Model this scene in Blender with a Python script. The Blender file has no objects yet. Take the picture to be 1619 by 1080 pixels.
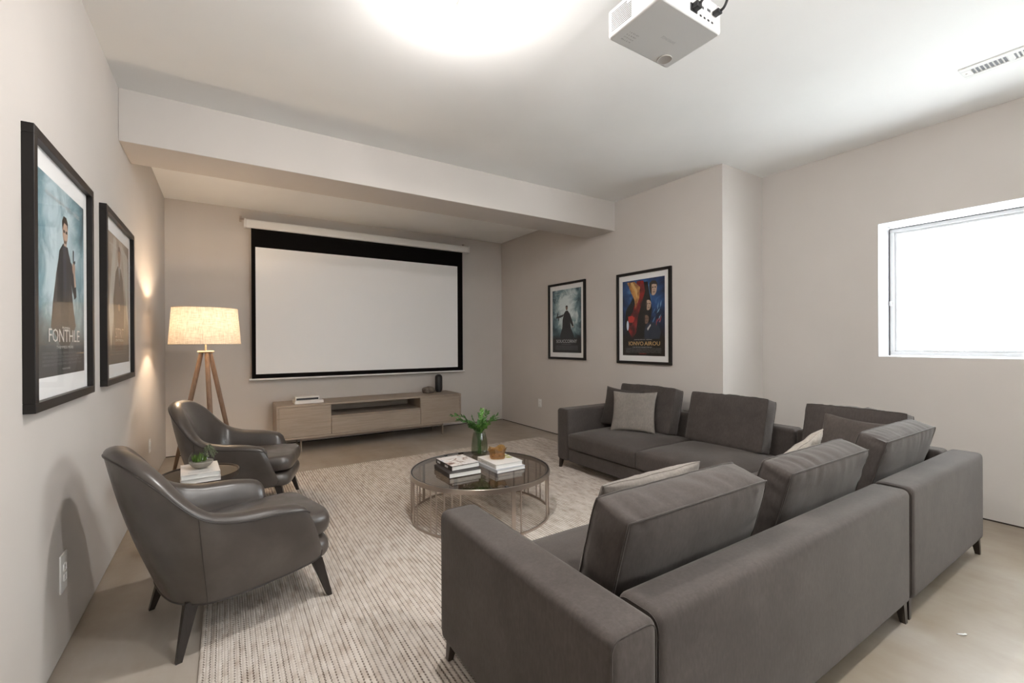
import bpy, bmesh, math, random
from mathutils import Vector, Matrix, noise
random.seed(7)
PI = math.pi
S = bpy.context.scene
COL = S.collection

# ------------------------------------------------------------------ camera
FPX, CX, CY = 705.567, 809.5, 542.513
yaw, pitch, roll = math.radians(32.7182), math.radians(-0.0857), math.radians(-0.266)
fw = Vector((math.sin(yaw)*math.cos(pitch), math.cos(yaw)*math.cos(pitch), math.sin(pitch)))
rt = Vector((math.cos(yaw), -math.sin(yaw), 0))
up = rt.cross(fw)
rt2 = rt*math.cos(roll) + up*math.sin(roll)
up2 = up*math.cos(roll) - rt*math.sin(roll)
cam_d = bpy.data.cameras.new('camera')
cam = bpy.data.objects.new('camera', cam_d)
COL.objects.link(cam)
m = Matrix((rt2, up2, -fw)).transposed().to_4x4()
m.translation = Vector((0.5728, -6.3646, 1.2881))
cam.matrix_world = m
cam_d.sensor_fit = 'HORIZONTAL'
cam_d.sensor_width = 36.0
cam_d.lens = FPX*36.0/1619.0
cam_d.shift_x = 0.0
cam_d.shift_y = (CY-540.0)/1619.0
cam_d.clip_start = 0.02
cam_d.clip_end = 200
S.camera = cam

# ------------------------------------------------------------------ view + world + light levels
S.view_settings.view_transform = 'Standard'
S.view_settings.look = 'None'
S.view_settings.exposure = 2.42
S.view_settings.gamma = 1.0
S.view_settings.use_curve_mapping = False
BULB_NEAR = 560.0      # bare bulb in view
FILL_BULB = 640.0     # unseen fill bulb added behind the sofa
LAMP_E = 125.0         # warm bulb in the floor lamp
SKY = 2.75
w = bpy.data.worlds.new('overcast_sky')
S.world = w
w.use_nodes = True
wn = w.node_tree
bg = wn.nodes['Background']
bg.inputs['Color'].default_value = (0.93, 0.97, 1.0, 1)
bg.inputs['Strength'].default_value = SKY

# ------------------------------------------------------------------ materials
def mat(name, col=(0.5,0.5,0.5), rough=0.5, metal=0.0, spec=0.5, **kw):
    m = bpy.data.materials.new(name)
    m.use_nodes = True
    b = m.node_tree.nodes['Principled BSDF']
    b.inputs['Base Color'].default_value = (*col, 1)
    b.inputs['Roughness'].default_value = rough
    b.inputs['Metallic'].default_value = metal
    b.inputs['Specular IOR Level'].default_value = spec
    for k, v in kw.items():
        b.inputs[k.replace('_', ' ')].default_value = v
    return m
def N(m, t, **kw):
    n = m.node_tree.nodes.new(t)
    for k, v in kw.items(): setattr(n, k, v)
    return n
def L(m, a, b): m.node_tree.links.new(a, b)
def bsdf(m): return m.node_tree.nodes['Principled BSDF']
def coords(m, scale=(1,1,1), kind='Object', rot=(0,0,0)):
    t = N(m, 'ShaderNodeTexCoord'); mp = N(m, 'ShaderNodeMapping')
    mp.inputs['Scale'].default_value = scale
    mp.inputs['Rotation'].default_value = rot
    L(m, t.outputs[kind], mp.inputs['Vector'])
    return mp.outputs['Vector']
def noise_tex(m, vec, scale=5, detail=3, rough=0.5, dist=0):
    n = N(m, 'ShaderNodeTexNoise')
    n.inputs['Scale'].default_value = scale; n.inputs['Detail'].default_value = detail
    n.inputs['Roughness'].default_value = rough; n.inputs['Distortion'].default_value = dist
    L(m, vec, n.inputs['Vector'])
    return n.outputs['Fac']
def ramp(m, fac, stops):
    r = N(m, 'ShaderNodeValToRGB')
    e = r.color_ramp.elements
    e[0].position = stops[0][0]; e[0].color = (*stops[0][1], 1)
    e[1].position = stops[-1][0]; e[1].color = (*stops[-1][1], 1)
    for p, c in stops[1:-1]:
        x = e.new(p); x.color = (*c, 1)
    L(m, fac, r.inputs['Fac'])
    return r.outputs['Color']
def bump(m, fac, strength=0.2, dist=0.01, prev=None):
    b = N(m, 'ShaderNodeBump')
    b.inputs['Strength'].default_value = strength; b.inputs['Distance'].default_value = dist
    L(m, fac, b.inputs['Height'])
    if prev is not None: L(m, prev, b.inputs['Normal'])
    L(m, b.outputs['Normal'], bsdf(m).inputs['Normal'])
    return b.outputs['Normal']
def math_n(m, op, a, b=None, c=None):
    n = N(m, 'ShaderNodeMath', operation=op)
    for i, v in enumerate((a, b, c)):
        if v is None: continue
        if isinstance(v, (int, float)): n.inputs[i].default_value = v
        else: L(m, v, n.inputs[i])
    return n.outputs[0]
def mix(m, fac, a, b):
    n = N(m, 'ShaderNodeMix', data_type='RGBA')
    if isinstance(fac, (int, float)): n.inputs[0].default_value = fac
    else: L(m, fac, n.inputs[0])
    for i, v in ((6, a), (7, b)):
        if isinstance(v, tuple): n.inputs[i].default_value = (*v, 1)
        else: L(m, v, n.inputs[i])
    return n.outputs[2]
def sc(c, k): return tuple(x*k for x in c)

def paint(name, col):
    m = mat(name, col, 0.85, spec=0.2)
    v = coords(m)
    f = noise_tex(m, v, 1.3, 3)
    L(m, ramp(m, f, [(0.3, sc(col, 0.97)), (0.7, sc(col, 1.03))]), bsdf(m).inputs['Base Color'])
    bump(m, noise_tex(m, v, 260, 2), 0.06, 0.002)
    return m
M = {}
M['wall'] = paint('wall_paint', (0.59, 0.545, 0.508))
M['ceil'] = paint('ceiling_paint', (0.86, 0.85, 0.835))
M['white'] = mat('white_plastic', (0.78, 0.77, 0.75), 0.4)
M['white_gloss'] = mat('white_metal', (0.80, 0.79, 0.77), 0.3)
M['vinyl'] = mat('white_vinyl', (0.60, 0.60, 0.61), 0.4)
M['dark_gap'] = mat('dark_gap', (0.045, 0.032, 0.024), 0.9)
M['black'] = mat('black_plastic', (0.012, 0.012, 0.013), 0.45)
M['black_frame'] = mat('black_frame_wood', (0.012, 0.010, 0.009), 0.4, spec=0.3)
M['slot_dark'] = mat('slot_dark', (0.08, 0.08, 0.085), 0.7)
M['mat_board'] = mat('mat_board', (0.80, 0.79, 0.78), 0.8)
M['screen_black'] = mat('matte_black_border', (0.006, 0.005, 0.005), 0.9, spec=0.1)
M['vent_dark'] = mat('vent_dark', (0.22, 0.22, 0.23), 0.7)

# concrete
m = mat('concrete', (0.4, 0.36, 0.31), 0.42, spec=0.35); M['concrete'] = m
v = coords(m)
a = noise_tex(m, v, 0.55, 6, 0.6, 0.6)
b = noise_tex(m, v, 3.5, 8, 0.65, 0.4)
v2 = coords(m, (1, 0.28, 1), rot=(0, 0, 0.9))
c = noise_tex(m, v2, 6, 5, 0.6)
c1 = ramp(m, a, [(0.36, (0.26, 0.190, 0.115)), (0.5, (0.35, 0.285, 0.215)), (0.62, (0.45, 0.405, 0.355))])
c2 = ramp(m, b, [(0.3, (0.30, 0.24, 0.175)), (0.6, (0.44, 0.40, 0.36))])
c3 = ramp(m, c, [(0.35, (0.28, 0.235, 0.19)), (0.65, (0.44, 0.405, 0.365))])
cc = mix(m, 0.28, c1, c2); cc = mix(m, 0.22, cc, c3)
L(m, cc, bsdf(m).inputs['Base Color'])
L(m, ramp(m, b, [(0.3, (0.30,)*3), (0.7, (0.55,)*3)]), bsdf(m).inputs['Roughness'])
bump(m, noise_tex(m, v, 40, 4), 0.08, 0.003)

# upholstery
def fabric(name, col, sheen=0.35):
    m = mat(name, col, 0.92, spec=0.15, Sheen_Weight=sheen, Sheen_Roughness=0.45)
    bsdf(m).inputs['Sheen Tint'].default_value = (0.9, 0.85, 0.8, 1)
    v = coords(m)
    a = noise_tex(m, v, 4.5, 7, 0.68)
    v2 = coords(m, (1, 1, 0.35))
    b = noise_tex(m, v2, 110, 3, 0.6)
    f = math_n(m, 'ADD', math_n(m, 'MULTIPLY', a, 0.6), math_n(m, 'MULTIPLY', b, 0.4))
    L(m, ramp(m, f, [(0.34, sc(col, 0.78)), (0.5, col), (0.66, sc(col, 1.28))]), bsdf(m).inputs['Base Color'])
    n1 = noise_tex(m, v, 700, 2)
    bump(m, n1, 0.25, 0.002)
    return m
M['fabric'] = fabric('charcoal_velvet', (0.070, 0.0585, 0.053), 0.2)
M['fabric_dark'] = fabric('dark_velvet_cushion', (0.060, 0.051, 0.046), 0.2)
M['fabric_light'] = fabric('taupe_velvet_cushion', (0.215, 0.19, 0.168), 0.15)
M['fabric_mid'] = fabric('brown_grey_velvet_cushion', (0.098, 0.082, 0.073), 0.2)
M['fabric_cream'] = fabric('cream_velvet_cushion', (0.30, 0.265, 0.23), 0.15)
M['piping'] = mat('dark_piping', (0.05, 0.042, 0.038), 0.8, spec=0.2)

# leather
m = mat('grey_brown_leather', (0.09, 0.074, 0.063), 0.4, spec=0.6, Coat_Weight=0.35, Coat_Roughness=0.25); M['leather'] = m
v = coords(m)
a = noise_tex(m, v, 5, 5, 0.6)
L(m, ramp(m, a, [(0.3, (0.048, 0.038, 0.032)), (0.5, (0.062, 0.050, 0.043)), (0.7, (0.080, 0.066, 0.057))]), bsdf(m).inputs['Base Color'])
L(m, ramp(m, noise_tex(m, v, 12, 4), [(0.3, (0.28,)*3), (0.7, (0.42,)*3)]), bsdf(m).inputs['Roughness'])
vo = N(m, 'ShaderNodeTexVoronoi'); vo.inputs['Scale'].default_value = 320; L(m, v, vo.inputs['Vector'])
bump(m, vo.outputs['Distance'], 0.12, 0.001)
M['leather_seam'] = mat('leather_seam', (0.04, 0.032, 0.028), 0.45)

def wood(name, c1, c2, scale=(1, 12, 12), rough=0.5, ns=6):
    m = mat(name, c1, rough, spec=0.35)
    v = coords(m, scale)
    a = noise_tex(m, v, ns, 6, 0.65, 0.8)
    L(m, ramp(m, a, [(0.3, c2), (0.55, c1), (0.75, sc(c1, 1.12))]), bsdf(m).inputs['Base Color'])
    bump(m, a, 0.08, 0.002)
    return m
M['oak'] = wood('washed_oak', (0.34, 0.275, 0.22), (0.27, 0.212, 0.165), (0.6, 8, 14))
M['oak_dark'] = wood('washed_oak_shadow_gap', (0.10, 0.08, 0.065), (0.07, 0.055, 0.045), (0.6, 8, 14))
M['walnut'] = wood('walnut_legs', (0.24, 0.155, 0.105), (0.16, 0.10, 0.065), (12, 12, 1))
M['dark_wood'] = wood('dark_stained_wood', (0.028, 0.022, 0.019), (0.018, 0.014, 0.012), (10, 10, 1), 0.35)
M['bronze_leg'] = mat('dark_bronze_metal', (0.10, 0.085, 0.075), 0.35, 0.9)
M['steel'] = mat('brushed_nickel', (0.50, 0.44, 0.39), 0.3, 1.0)
m = M['steel']; bump(m, noise_tex(m, coords(m, (1, 1, 40)), 8, 3), 0.05, 0.002)
M['brass'] = mat('pale_brass', (0.60, 0.50, 0.34), 0.35, 0.9)

def glassy(name, tint, trans=0.9, rough=0.02, ior=1.5, refl=1.0, diffuse=None):
    """thin sheet glass: tinted see-through plus fresnel mirror"""
    m = bpy.data.materials.new(name); m.use_nodes = True
    nt = m.node_tree; nt.nodes.clear()
    out = N(m, 'ShaderNodeOutputMaterial'); tr = N(m, 'ShaderNodeBsdfTransparent'); gl = N(m, 'ShaderNodeBsdfGlossy')
    tr.inputs['Color'].default_value = (*tint, 1)
    gl.inputs['Roughness'].default_value = rough
    fr = N(m, 'ShaderNodeFresnel'); fr.inputs['IOR'].default_value = ior
    mx = N(m, 'ShaderNodeMixShader')
    ge = N(m, 'ShaderNodeNewGeometry')
    f = math_n(m, 'MULTIPLY', math_n(m, 'MULTIPLY', fr.outputs[0], refl), math_n(m, 'SUBTRACT', 1.0, ge.outputs['Backfacing']))
    L(m, f, mx.inputs[0]); L(m, tr.outputs[0], mx.inputs[1]); L(m, gl.outputs[0], mx.inputs[2])
    last = mx.outputs[0]
    if diffuse:
        df = N(m, 'ShaderNodeBsdfDiffuse'); df.inputs['Color'].default_value = (*diffuse[0], 1)
        mx2 = N(m, 'ShaderNodeMixShader'); mx2.inputs[0].default_value = diffuse[1]
        L(m, last, mx2.inputs[1]); L(m, df.outputs[0], mx2.inputs[2]); last = mx2.outputs[0]
    L(m, last, out.inputs['Surface'])
    return m
M['pane'] = glassy('window_glass', (0.96, 0.98, 0.98))
M['picture_glass'] = glassy('picture_glass', (1, 1, 1), refl=0.28)
M['smoked'] = glassy('smoked_glass', (0.60, 0.56, 0.52), ior=1.6, refl=1.2, rough=0.015)
M['vase_glass'] = glassy('green_grey_vase_glass', (0.78, 0.815, 0.75), ior=1.5, refl=1.4)
M['clear_bowl'] = glassy('clear_bowl_glass', (0.90, 0.92, 0.92), ior=1.45)
M['amber'] = glassy('amber_glass', (0.86, 0.66, 0.36), ior=1.6, refl=1.5, diffuse=((0.36, 0.25, 0.11), 0.20))
M['water'] = glassy('vase_water', (0.75, 0.80, 0.70), ior=1.2)

# linen shade (translucent)
m = bpy.data.materials.new('linen_shade'); m.use_nodes = True; M['linen'] = m
m.node_tree.nodes.clear()
out = N(m, 'ShaderNodeOutputMaterial'); df = N(m, 'ShaderNodeBsdfDiffuse'); tl = N(m, 'ShaderNodeBsdfTranslucent'); mx = N(m, 'ShaderNodeMixShader')
v = coords(m, (9, 9, 120)); a = noise_tex(m, v, 2, 3)
v3 = coords(m, (90, 90, 5)); b = noise_tex(m, v3, 2, 3)
f = math_n(m, 'ADD', math_n(m, 'MULTIPLY', a, 0.5), math_n(m, 'MULTIPLY', b, 0.5))
cr = ramp(m, f, [(0.36, (0.52, 0.42, 0.31)), (0.62, (0.80, 0.71, 0.58))])
L(m, cr, df.inputs['Color']); L(m, cr, tl.inputs['Color'])
mx.inputs[0].default_value = 0.12
L(m, df.outputs[0], mx.inputs[1]); L(m, tl.outputs[0], mx.inputs[2]); L(m, mx.outputs[0], out.inputs['Surface'])

def emis(name, col, s):
    m = bpy.data.materials.new(name); m.use_nodes = True
    m.node_tree.nodes.clear()
    o = N(m, 'ShaderNodeOutputMaterial'); e = N(m, 'ShaderNodeEmission')
    e.inputs['Color'].default_value = (*col, 1); e.inputs['Strength'].default_value = s
    L(m, e.outputs[0], o.inputs['Surface'])
    return m
M['bulb'] = emis('lit_bulb', (1.0, 0.975, 0.95), BULB_NEAR)
M['fill_bulb'] = emis('lit_fill_bulb', (1.0, 0.975, 0.95), FILL_BULB)
M['bulb_warm'] = emis('warm_lit_bulb', (1.0, 0.80, 0.59), LAMP_E)
M['leaf'] = mat('green_leaf', (0.055, 0.155, 0.028), 0.45)
M['leaf2'] = mat('light_green_leaf', (0.12, 0.26, 0.05), 0.45)
M['leaf_dark'] = mat('grey_green_leaf', (0.11, 0.13, 0.07), 0.5)
M['moss'] = mat('moss', (0.10, 0.19, 0.02), 0.9)
M['sand'] = mat('pale_gravel', (0.30, 0.27, 0.23), 0.95)
M['stem'] = mat('green_stem', (0.10, 0.16, 0.05), 0.5)

# ------------------------------------------------------------------ mesh helpers
def new_bm(): return bmesh.new()
def add_box(bm, x0, x1, y0, y1, z0, z1, bevel=0, seg=2):
    r = bmesh.ops.create_cube(bm, size=1.0)
    vs = r['verts']
    for v in vs:
        v.co = Vector(((x0+x1)/2+v.co.x*(x1-x0), (y0+y1)/2+v.co.y*(y1-y0), (z0+z1)/2+v.co.z*(z1-z0)))
    if bevel > 0:
        es = list({e for v in vs for e in v.link_edges})
        bmesh.ops.bevel(bm, geom=es, offset=bevel, segments=seg, profile=0.6, affect='EDGES')
    return vs
def add_tube(bm, pts, rad, seg=10, cap=True):
    """tube through points; rad a number or list"""
    pts = [Vector(p) for p in pts]
    n = len(pts)
    if not isinstance(rad, (list, tuple)): rad = [rad]*n
    rings = []; ref = None
    for i, p in enumerate(pts):
        d = (pts[min(i+1, n-1)] - pts[max(i-1, 0)])
        d = d.normalized() if d.length > 1e-9 else Vector((0, 0, 1))
        if ref is None:
            ref = Vector((0, 0, 1)) if abs(d.z) < 0.9 else Vector((1, 0, 0))
        u = (ref - d*ref.dot(d)).normalized(); ref = u
        w_ = d.cross(u)
        rings.append([bm.verts.new(p + (u*math.cos(2*PI*k/seg) + w_*math.sin(2*PI*k/seg))*rad[i]) for k in range(seg)])
    for i in range(n-1):
        for k in range(seg):
            bm.faces.new((rings[i][k], rings[i][(k+1) % seg], rings[i+1][(k+1) % seg], rings[i+1][k]))
    if cap:
        bm.faces.new(rings[0][::-1]); bm.faces.new(rings[-1])
    return rings
def add_loop_tube(bm, pts, rad, seg=6):
    pts = [Vector(p) for p in pts]; n = len(pts)
    rings = []; ref = None
    for i, p in enumerate(pts):
        d = (pts[(i+1) % n] - pts[i-1]).normalized()
        if ref is None:
            ref = Vector((0, 0, 1)) if abs(d.z) < 0.9 else Vector((1, 0, 0))
        u = (ref - d*ref.dot(d))
        if u.length < 1e-4: u = d.orthogonal()
        u.normalize(); ref = u; w_ = d.cross(u)
        rings.append([bm.verts.new(p + (u*math.cos(2*PI*k/seg) + w_*math.sin(2*PI*k/seg))*rad) for k in range(seg)])
    for i in range(n-1):
        for k in range(seg):
            bm.faces.new((rings[i][k], rings[i][(k+1) % seg], rings[(i+1) % n][(k+1) % seg], rings[(i+1) % n][k]))
    # close, matching the twist
    a, b = rings[-1], rings[0]
    best = min(range(seg), key=lambda s: (a[0].co-b[s].co).length)
    for k in range(seg):
        bm.faces.new((a[k], a[(k+1) % seg], b[(k+1+best) % seg], b[(k+best) % seg]))
def add_lathe(bm, prof, seg=32, cx=0, cy=0, cz=0, fn=None):
    rings = []
    for r, z in prof:
        if r < 1e-6:
            rings.append([bm.verts.new((cx, cy, cz+z))])
        else:
            ring = []
            for k in range(seg):
                a = 2*PI*k/seg
                rr = r*(fn(a, z) if fn else 1)
                ring.append(bm.verts.new((cx+rr*math.cos(a), cy+rr*math.sin(a), cz+z)))
            rings.append(ring)
    for A, B in zip(rings, rings[1:]):
        if len(A) == 1 and len(B) == 1: continue
        for k in range(seg):
            k2 = (k+1) % seg
            if len(A) == 1: bm.faces.new((A[0], B[k2], B[k]))
            elif len(B) == 1: bm.faces.new((A[k], A[k2], B[0]))
            else: bm.faces.new((A[k], A[k2], B[k2], B[k]))
    return rings
def add_taper(bm, p0, p1, a0, a1, b0=None, b1=None):
    """square-section tapered bar from p0 (top) to p1 (foot)"""
    b0 = a0 if b0 is None else b0; b1 = a1 if b1 is None else b1
    vs = []
    for p, a, b in ((p0, a0, b0), (p1, a1, b1)):
        for sx, sy in ((-1, -1), (1, -1), (1, 1), (-1, 1)):
            vs.append(bm.verts.new((p[0]+sx*a/2, p[1]+sy*b/2, p[2])))
    for k in range(4):
        bm.faces.new((vs[k], vs[(k+1) % 4], vs[4+(k+1) % 4], vs[4+k]))
    bm.faces.new(vs[0:4][::-1]); bm.faces.new(vs[4:8])
    return vs
def obj(name, bm, mt, parent=None, smooth=True, angle=35):
    bmesh.ops.recalc_face_normals(bm, faces=bm.faces)
    me = bpy.data.meshes.new(name)
    bm.to_mesh(me); bm.free()
    me.materials.append(mt if not isinstance(mt, str) else M[mt])
    if smooth:
        me.polygons.foreach_set('use_smooth', [True]*len(me.polygons))
        try: me.set_sharp_from_angle(angle=math.radians(angle))
        except Exception: pass
    o = bpy.data.objects.new(name, me)
    COL.objects.link(o)
    if parent is not None: o.parent = parent
    return o
def thing(name, label, cat, loc=(0, 0, 0), rz=0, group=None):
    o = bpy.data.objects.new(name, None); COL.objects.link(o)
    o.empty_display_size = 0.1
    o.location = loc; o.rotation_euler = (0, 0, rz)
    o['label'] = label; o['category'] = cat
    if group: o['group'] = group
    return o
def tag(o, label, cat, group=None):
    o['label'] = label; o['category'] = cat
    if group: o['group'] = group
    return o
def struct(name, bm, mt, parent=None, smooth=False):
    o = obj(name, bm, mt, parent, smooth)
    o['kind'] = 'structure'
    return o
def box_obj(name, dims, mt, parent=None, bevel=0.0, seg=2):
    bm = new_bm(); add_box(bm, *dims, bevel=bevel, seg=seg)
    return obj(name, bm, mt, parent)
def text_obj(name, body, size, mt, parent, loc, rot=(PI/2, 0, 0), width=None, align='CENTER', sx=1.0, res=2, bold=0.0):
    cu = bpy.data.curves.new(name, 'FONT')
    cu.body = body; cu.size = size; cu.align_x = align; cu.resolution_u = res; cu.fill_mode = 'BOTH'
    cu.offset = bold
    t = bpy.data.objects.new(name, cu); COL.objects.link(t)
    bpy.context.view_layer.update()
    me = bpy.data.meshes.new_from_object(t.evaluated_get(bpy.context.evaluated_depsgraph_get()))
    bpy.data.objects.remove(t); bpy.data.curves.remove(cu)
    xs = [v.co.x for v in me.vertices] or [0, 1]
    if width:
        sx = width/max(1e-6, max(xs)-min(xs))
    for v in me.vertices: v.co.x *= sx
    me.materials.clear(); me.materials.append(M[mt] if isinstance(mt, str) else mt)
    me.name = name
    o = bpy.data.objects.new(name, me); COL.objects.link(o)
    o.parent = parent; o.location = loc; o.rotation_euler = rot
    return o
def smooth_path(pts, n=8, closed=False):
    """Catmull-Rom through points"""
    P = [Vector(p) for p in pts]; out = []
    N_ = len(P); rng = N_ if closed else N_-1
    for i in range(rng):
        if closed: a, b, c, d = P[i-1], P[i], P[(i+1) % N_], P[(i+2) % N_]
        else: a, b, c, d = P[max(i-1, 0)], P[i], P[i+1], P[min(i+2, N_-1)]
        for k in range(n):
            t = k/n
            out.append(0.5*((2*b)+(c-a)*t+(2*a-5*b+4*c-d)*t*t+(3*b-a-3*c+d)*t**3))
    if not closed: out.append(P[-1])
    return out

# ------------------------------------------------------------------ room shell
H, W, W2 = 2.94, 4.459, 5.1465
JOG = -3.937
YB, YE = 0.0, -9.6            # far wall, wall behind the camera
B1, B2, ZB = -2.5814, -2.138, 2.6004
G = 0.012                     # gap between drywall and slab
bm = new_bm(); add_box(bm, -0.3, W2+0.6, YE-0.3, 0.3, -0.2, 0.0); struct('floor', bm, 'concrete')
bm = new_bm(); add_box(bm, -0.3, W2+0.6, YE-0.3, 0.3, H, H+0.2); struct('ceiling', bm, 'ceil')
bm = new_bm(); add_box(bm, -0.15, 0, YE, YB+0.15, G, H); struct('wall_left', bm, 'wall')
bm = new_bm(); add_box(bm, 0, W, YB, YB+0.15, G, H); struct('wall_back', bm, 'wall')
bm = new_bm(); add_box(bm, W, W2+0.3, JOG, YB+0.15, G, H); struct('wall_right', bm, 'wall')
# window wall with an opening
WY0, WY1, WZ0, WZ1 = -6.75, -4.886, 1.154, 2.2593
bm = new_bm()
add_box(bm, W2, W2+0.30, WY1, JOG, G, H)
add_box(bm, W2, W2+0.30, YE, WY0, G, H)
add_box(bm, W2, W2+0.30, WY0, WY1, G, WZ0)
add_box(bm, W2, W2+0.30, WY0, WY1, WZ1, H)
struct('wall_window', bm, 'wall')
# wall behind the camera, with an unseen high window added for fill light
DX0, DX1, DZ0, DZ1 = 1.6, 3.2, 1.154, 2.35
bm = new_bm()
add_box(bm, 0, DX0, YE-0.2, YE, G, H); add_box(bm, DX1, W2, YE-0.2, YE, G, H); add_box(bm, DX0, DX1, YE-0.2, YE, DZ1, H); add_box(bm, DX0, DX1, YE-0.2, YE, G, DZ0)
struct('wall_rear', bm, 'wall')
# dark gap strips where the drywall stops short of the slab
bm = new_bm()
add_box(bm, 0.0, W, 0.006, 0.03, 0.0, 0.03)
struct('trim_1', bm, 'dark_gap')
bm = new_bm(); add_box(bm, W+0.006, W+0.03, JOG, 0, 0.0, 0.03); struct('trim_2', bm, 'dark_gap')
bm = new_bm(); add_box(bm, W2+0.006, W2+0.03, YE, JOG, 0.0, 0.03); struct('trim_3', bm, 'dark_gap')
bm = new_bm(); add_box(bm, -0.03, -0.006, YE, 0, 0.0, 0.03); struct('trim_4', bm, 'dark_gap')
# beam
bm = new_bm(); add_box(bm, 0, W, B1, B2, ZB, H+0.02, bevel=0.003, seg=1)
o = struct('ceiling_beam', bm, 'wall')

# window
wx = 5.385
reveal = new_bm()
add_box(reveal, W2-0.001, W2+0.30, WY1-0.004, WY1, WZ0, WZ1)
add_box(reveal, W2-0.001, W2+0.30, WY0, WY0+0.004, WZ0, WZ1)
add_box(reveal, W2-0.001, W2+0.30, WY0, WY1, WZ0, WZ0+0.004)
add_box(reveal, W2-0.001, W2+0.30, WY0, WY1, WZ1-0.004, WZ1)
win = struct('window_1', reveal, 'vinyl')
def ring_frame(bm, x0, x1, y0, y1, z0, z1, t, bev=0.003):
    add_box(bm, x0, x1, y0, y1, z0, z0+t, bev, 1); add_box(bm, x0, x1, y0, y1, z1-t, z1, bev, 1)
    add_box(bm, x0, x1, y0, y0+t, z0+t, z1-t, bev, 1); add_box(bm, x0, x1, y1-t, y1, z0+t, z1-t, bev, 1)
bm = new_bm(); ring_frame(bm, wx-0.02, wx+0.06, WY0+0.012, WY1-0.012, WZ0+0.010, WZ1-0.022, 0.030); obj('window_frame', bm, 'vinyl', win)
bm = new_bm(); ring_frame(bm, wx-0.006, wx+0.035, -5.87, WY1-0.042, WZ0+0.040, WZ1-0.052, 0.018); obj('window_sash', bm, 'vinyl', win)
bm = new_bm(); ring_frame(bm, wx+0.01, wx+0.05, WY0+0.042, -5.82, WZ0+0.040, WZ1-0.052, 0.018); obj('window_sash', bm, 'vinyl', win)
box_obj('glass_pane', (wx+0.012, wx+0.016, -5.86, WY1-0.055, WZ0+0.055, WZ1-0.065), 'pane', win)
box_obj('glass_pane', (wx+0.030, wx+0.034, WY0+0.055, -5.84, WZ0+0.055, WZ1-0.065), 'pane', win)
bm = new_bm(); add_box(bm, wx-0.036, wx-0.018, WY1-0.030, WY1-0.012, 1.585, 1.625, 0.005, 2); obj('sash_latch', bm, 'vinyl', win)
box_obj('window_gasket', (wx-0.021, wx-0.014, WY1-0.0125, WY1-0.006, WZ0+0.008, WZ1-0.02), 'slot_dark', win)
box_obj('window_gasket', (wx-0.021, wx-0.014, WY0+0.012, WY1-0.010, WZ1-0.0225, WZ1-0.016), 'slot_dark', win)

bm = new_bm()
def ring_frame_y(bm, y0, y1, x0, x1, z0, z1, t):
    add_box(bm, x0, x1, y0, y1, z0, z0+t); add_box(bm, x0, x1, y0, y1, z1-t, z1)
    add_box(bm, x0, x0+t, y0, y1, z0+t, z1-t); add_box(bm, x1-t, x1, y0, y1, z0+t, z1-t)
ring_frame_y(bm, YE-0.15, YE-0.05, DX0, DX1, DZ0, DZ1, 0.05)
add_box(bm, (DX0+DX1)/2-0.03, (DX0+DX1)/2+0.03, YE-0.14, YE-0.06, DZ0+0.05, DZ1-0.05)
fill_win = struct('fill_window', bm, 'vinyl')  # added window frame, out of view, to let fill light in
for xa, xb in ((DX0+0.05, (DX0+DX1)/2-0.03), ((DX0+DX1)/2+0.03, DX1-0.05)):
    box_obj('glass_pane', (xa, xb, YE-0.102, YE-0.098, DZ0+0.05, DZ1-0.05), 'pane', fill_win)

# ------------------------------------------------------------------ ceiling bulbs
def bulb_fixture(x, y, label, glow='bulb', drop=0.0):
    t = thing('ceiling_light', label, 'light', (x, y, H))
    bm = new_bm(); add_lathe(bm, [(0.0, 0), (0.058, 0), (0.060, -0.006), (0.058, -0.016), (0.045, -0.026), (0.030, -0.030), (0.0, -0.030)], 32); obj('canopy', bm, 'white', t)
    if drop:
        bm = new_bm(); add_tube(bm, [(0, 0, -0.028), (0, 0, -0.030-drop)], 0.004, 8); obj('cord', bm, 'white', t)
    bm = new_bm(); add_lathe(bm, [(0.0, -0.028), (0.026, -0.030), (0.024, -0.052), (0.021, -0.062), (0.0, -0.062)], 24); obj('lamp_holder', bm, 'white', t)
    bm = new_bm(); add_lathe(bm, [(0.0, -0.060), (0.014, -0.062), (0.017, -0.075), (0.027, -0.092), (0.0309, -0.1080), (0.0305, -0.1160), (0.0, -0.1160)], 24); obj('bulb_shield', bm, 'white', t)  # opaque upper bulb shaped to keep light off the ceiling
    bm = new_bm(); add_lathe(bm, [(0.0, -0.1165), (0.0301, -0.117), (0.0275, -0.126), (0.018, -0.138), (0.0, -0.142)], 24); obj('light_bulb', bm, glow, t)
    for o in t.children:
        if drop and o.name.startswith(('lamp_holder', 'light_bulb', 'bulb_shield')): o.location.z = -drop
    for s in (-1, 1):
        bm = new_bm(); add_lathe(bm, [(0.0, -0.025), (0.004, -0.024), (0.004, -0.020)], 8, s*0.047, 0); obj('screw', bm, 'steel', t)
    return t
bulb_fixture(1.50, -4.50, 'white keyless lampholder with glowing bare bulb on ceiling')
bulb_fixture(2.12, -6.15, 'added out-of-view bare fill bulb hanging on a white cord behind the sofa', 'fill_bulb', 0.24)  # added bulb out of view; spot follows the left-wall shadows, drop spreads ceiling light

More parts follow.
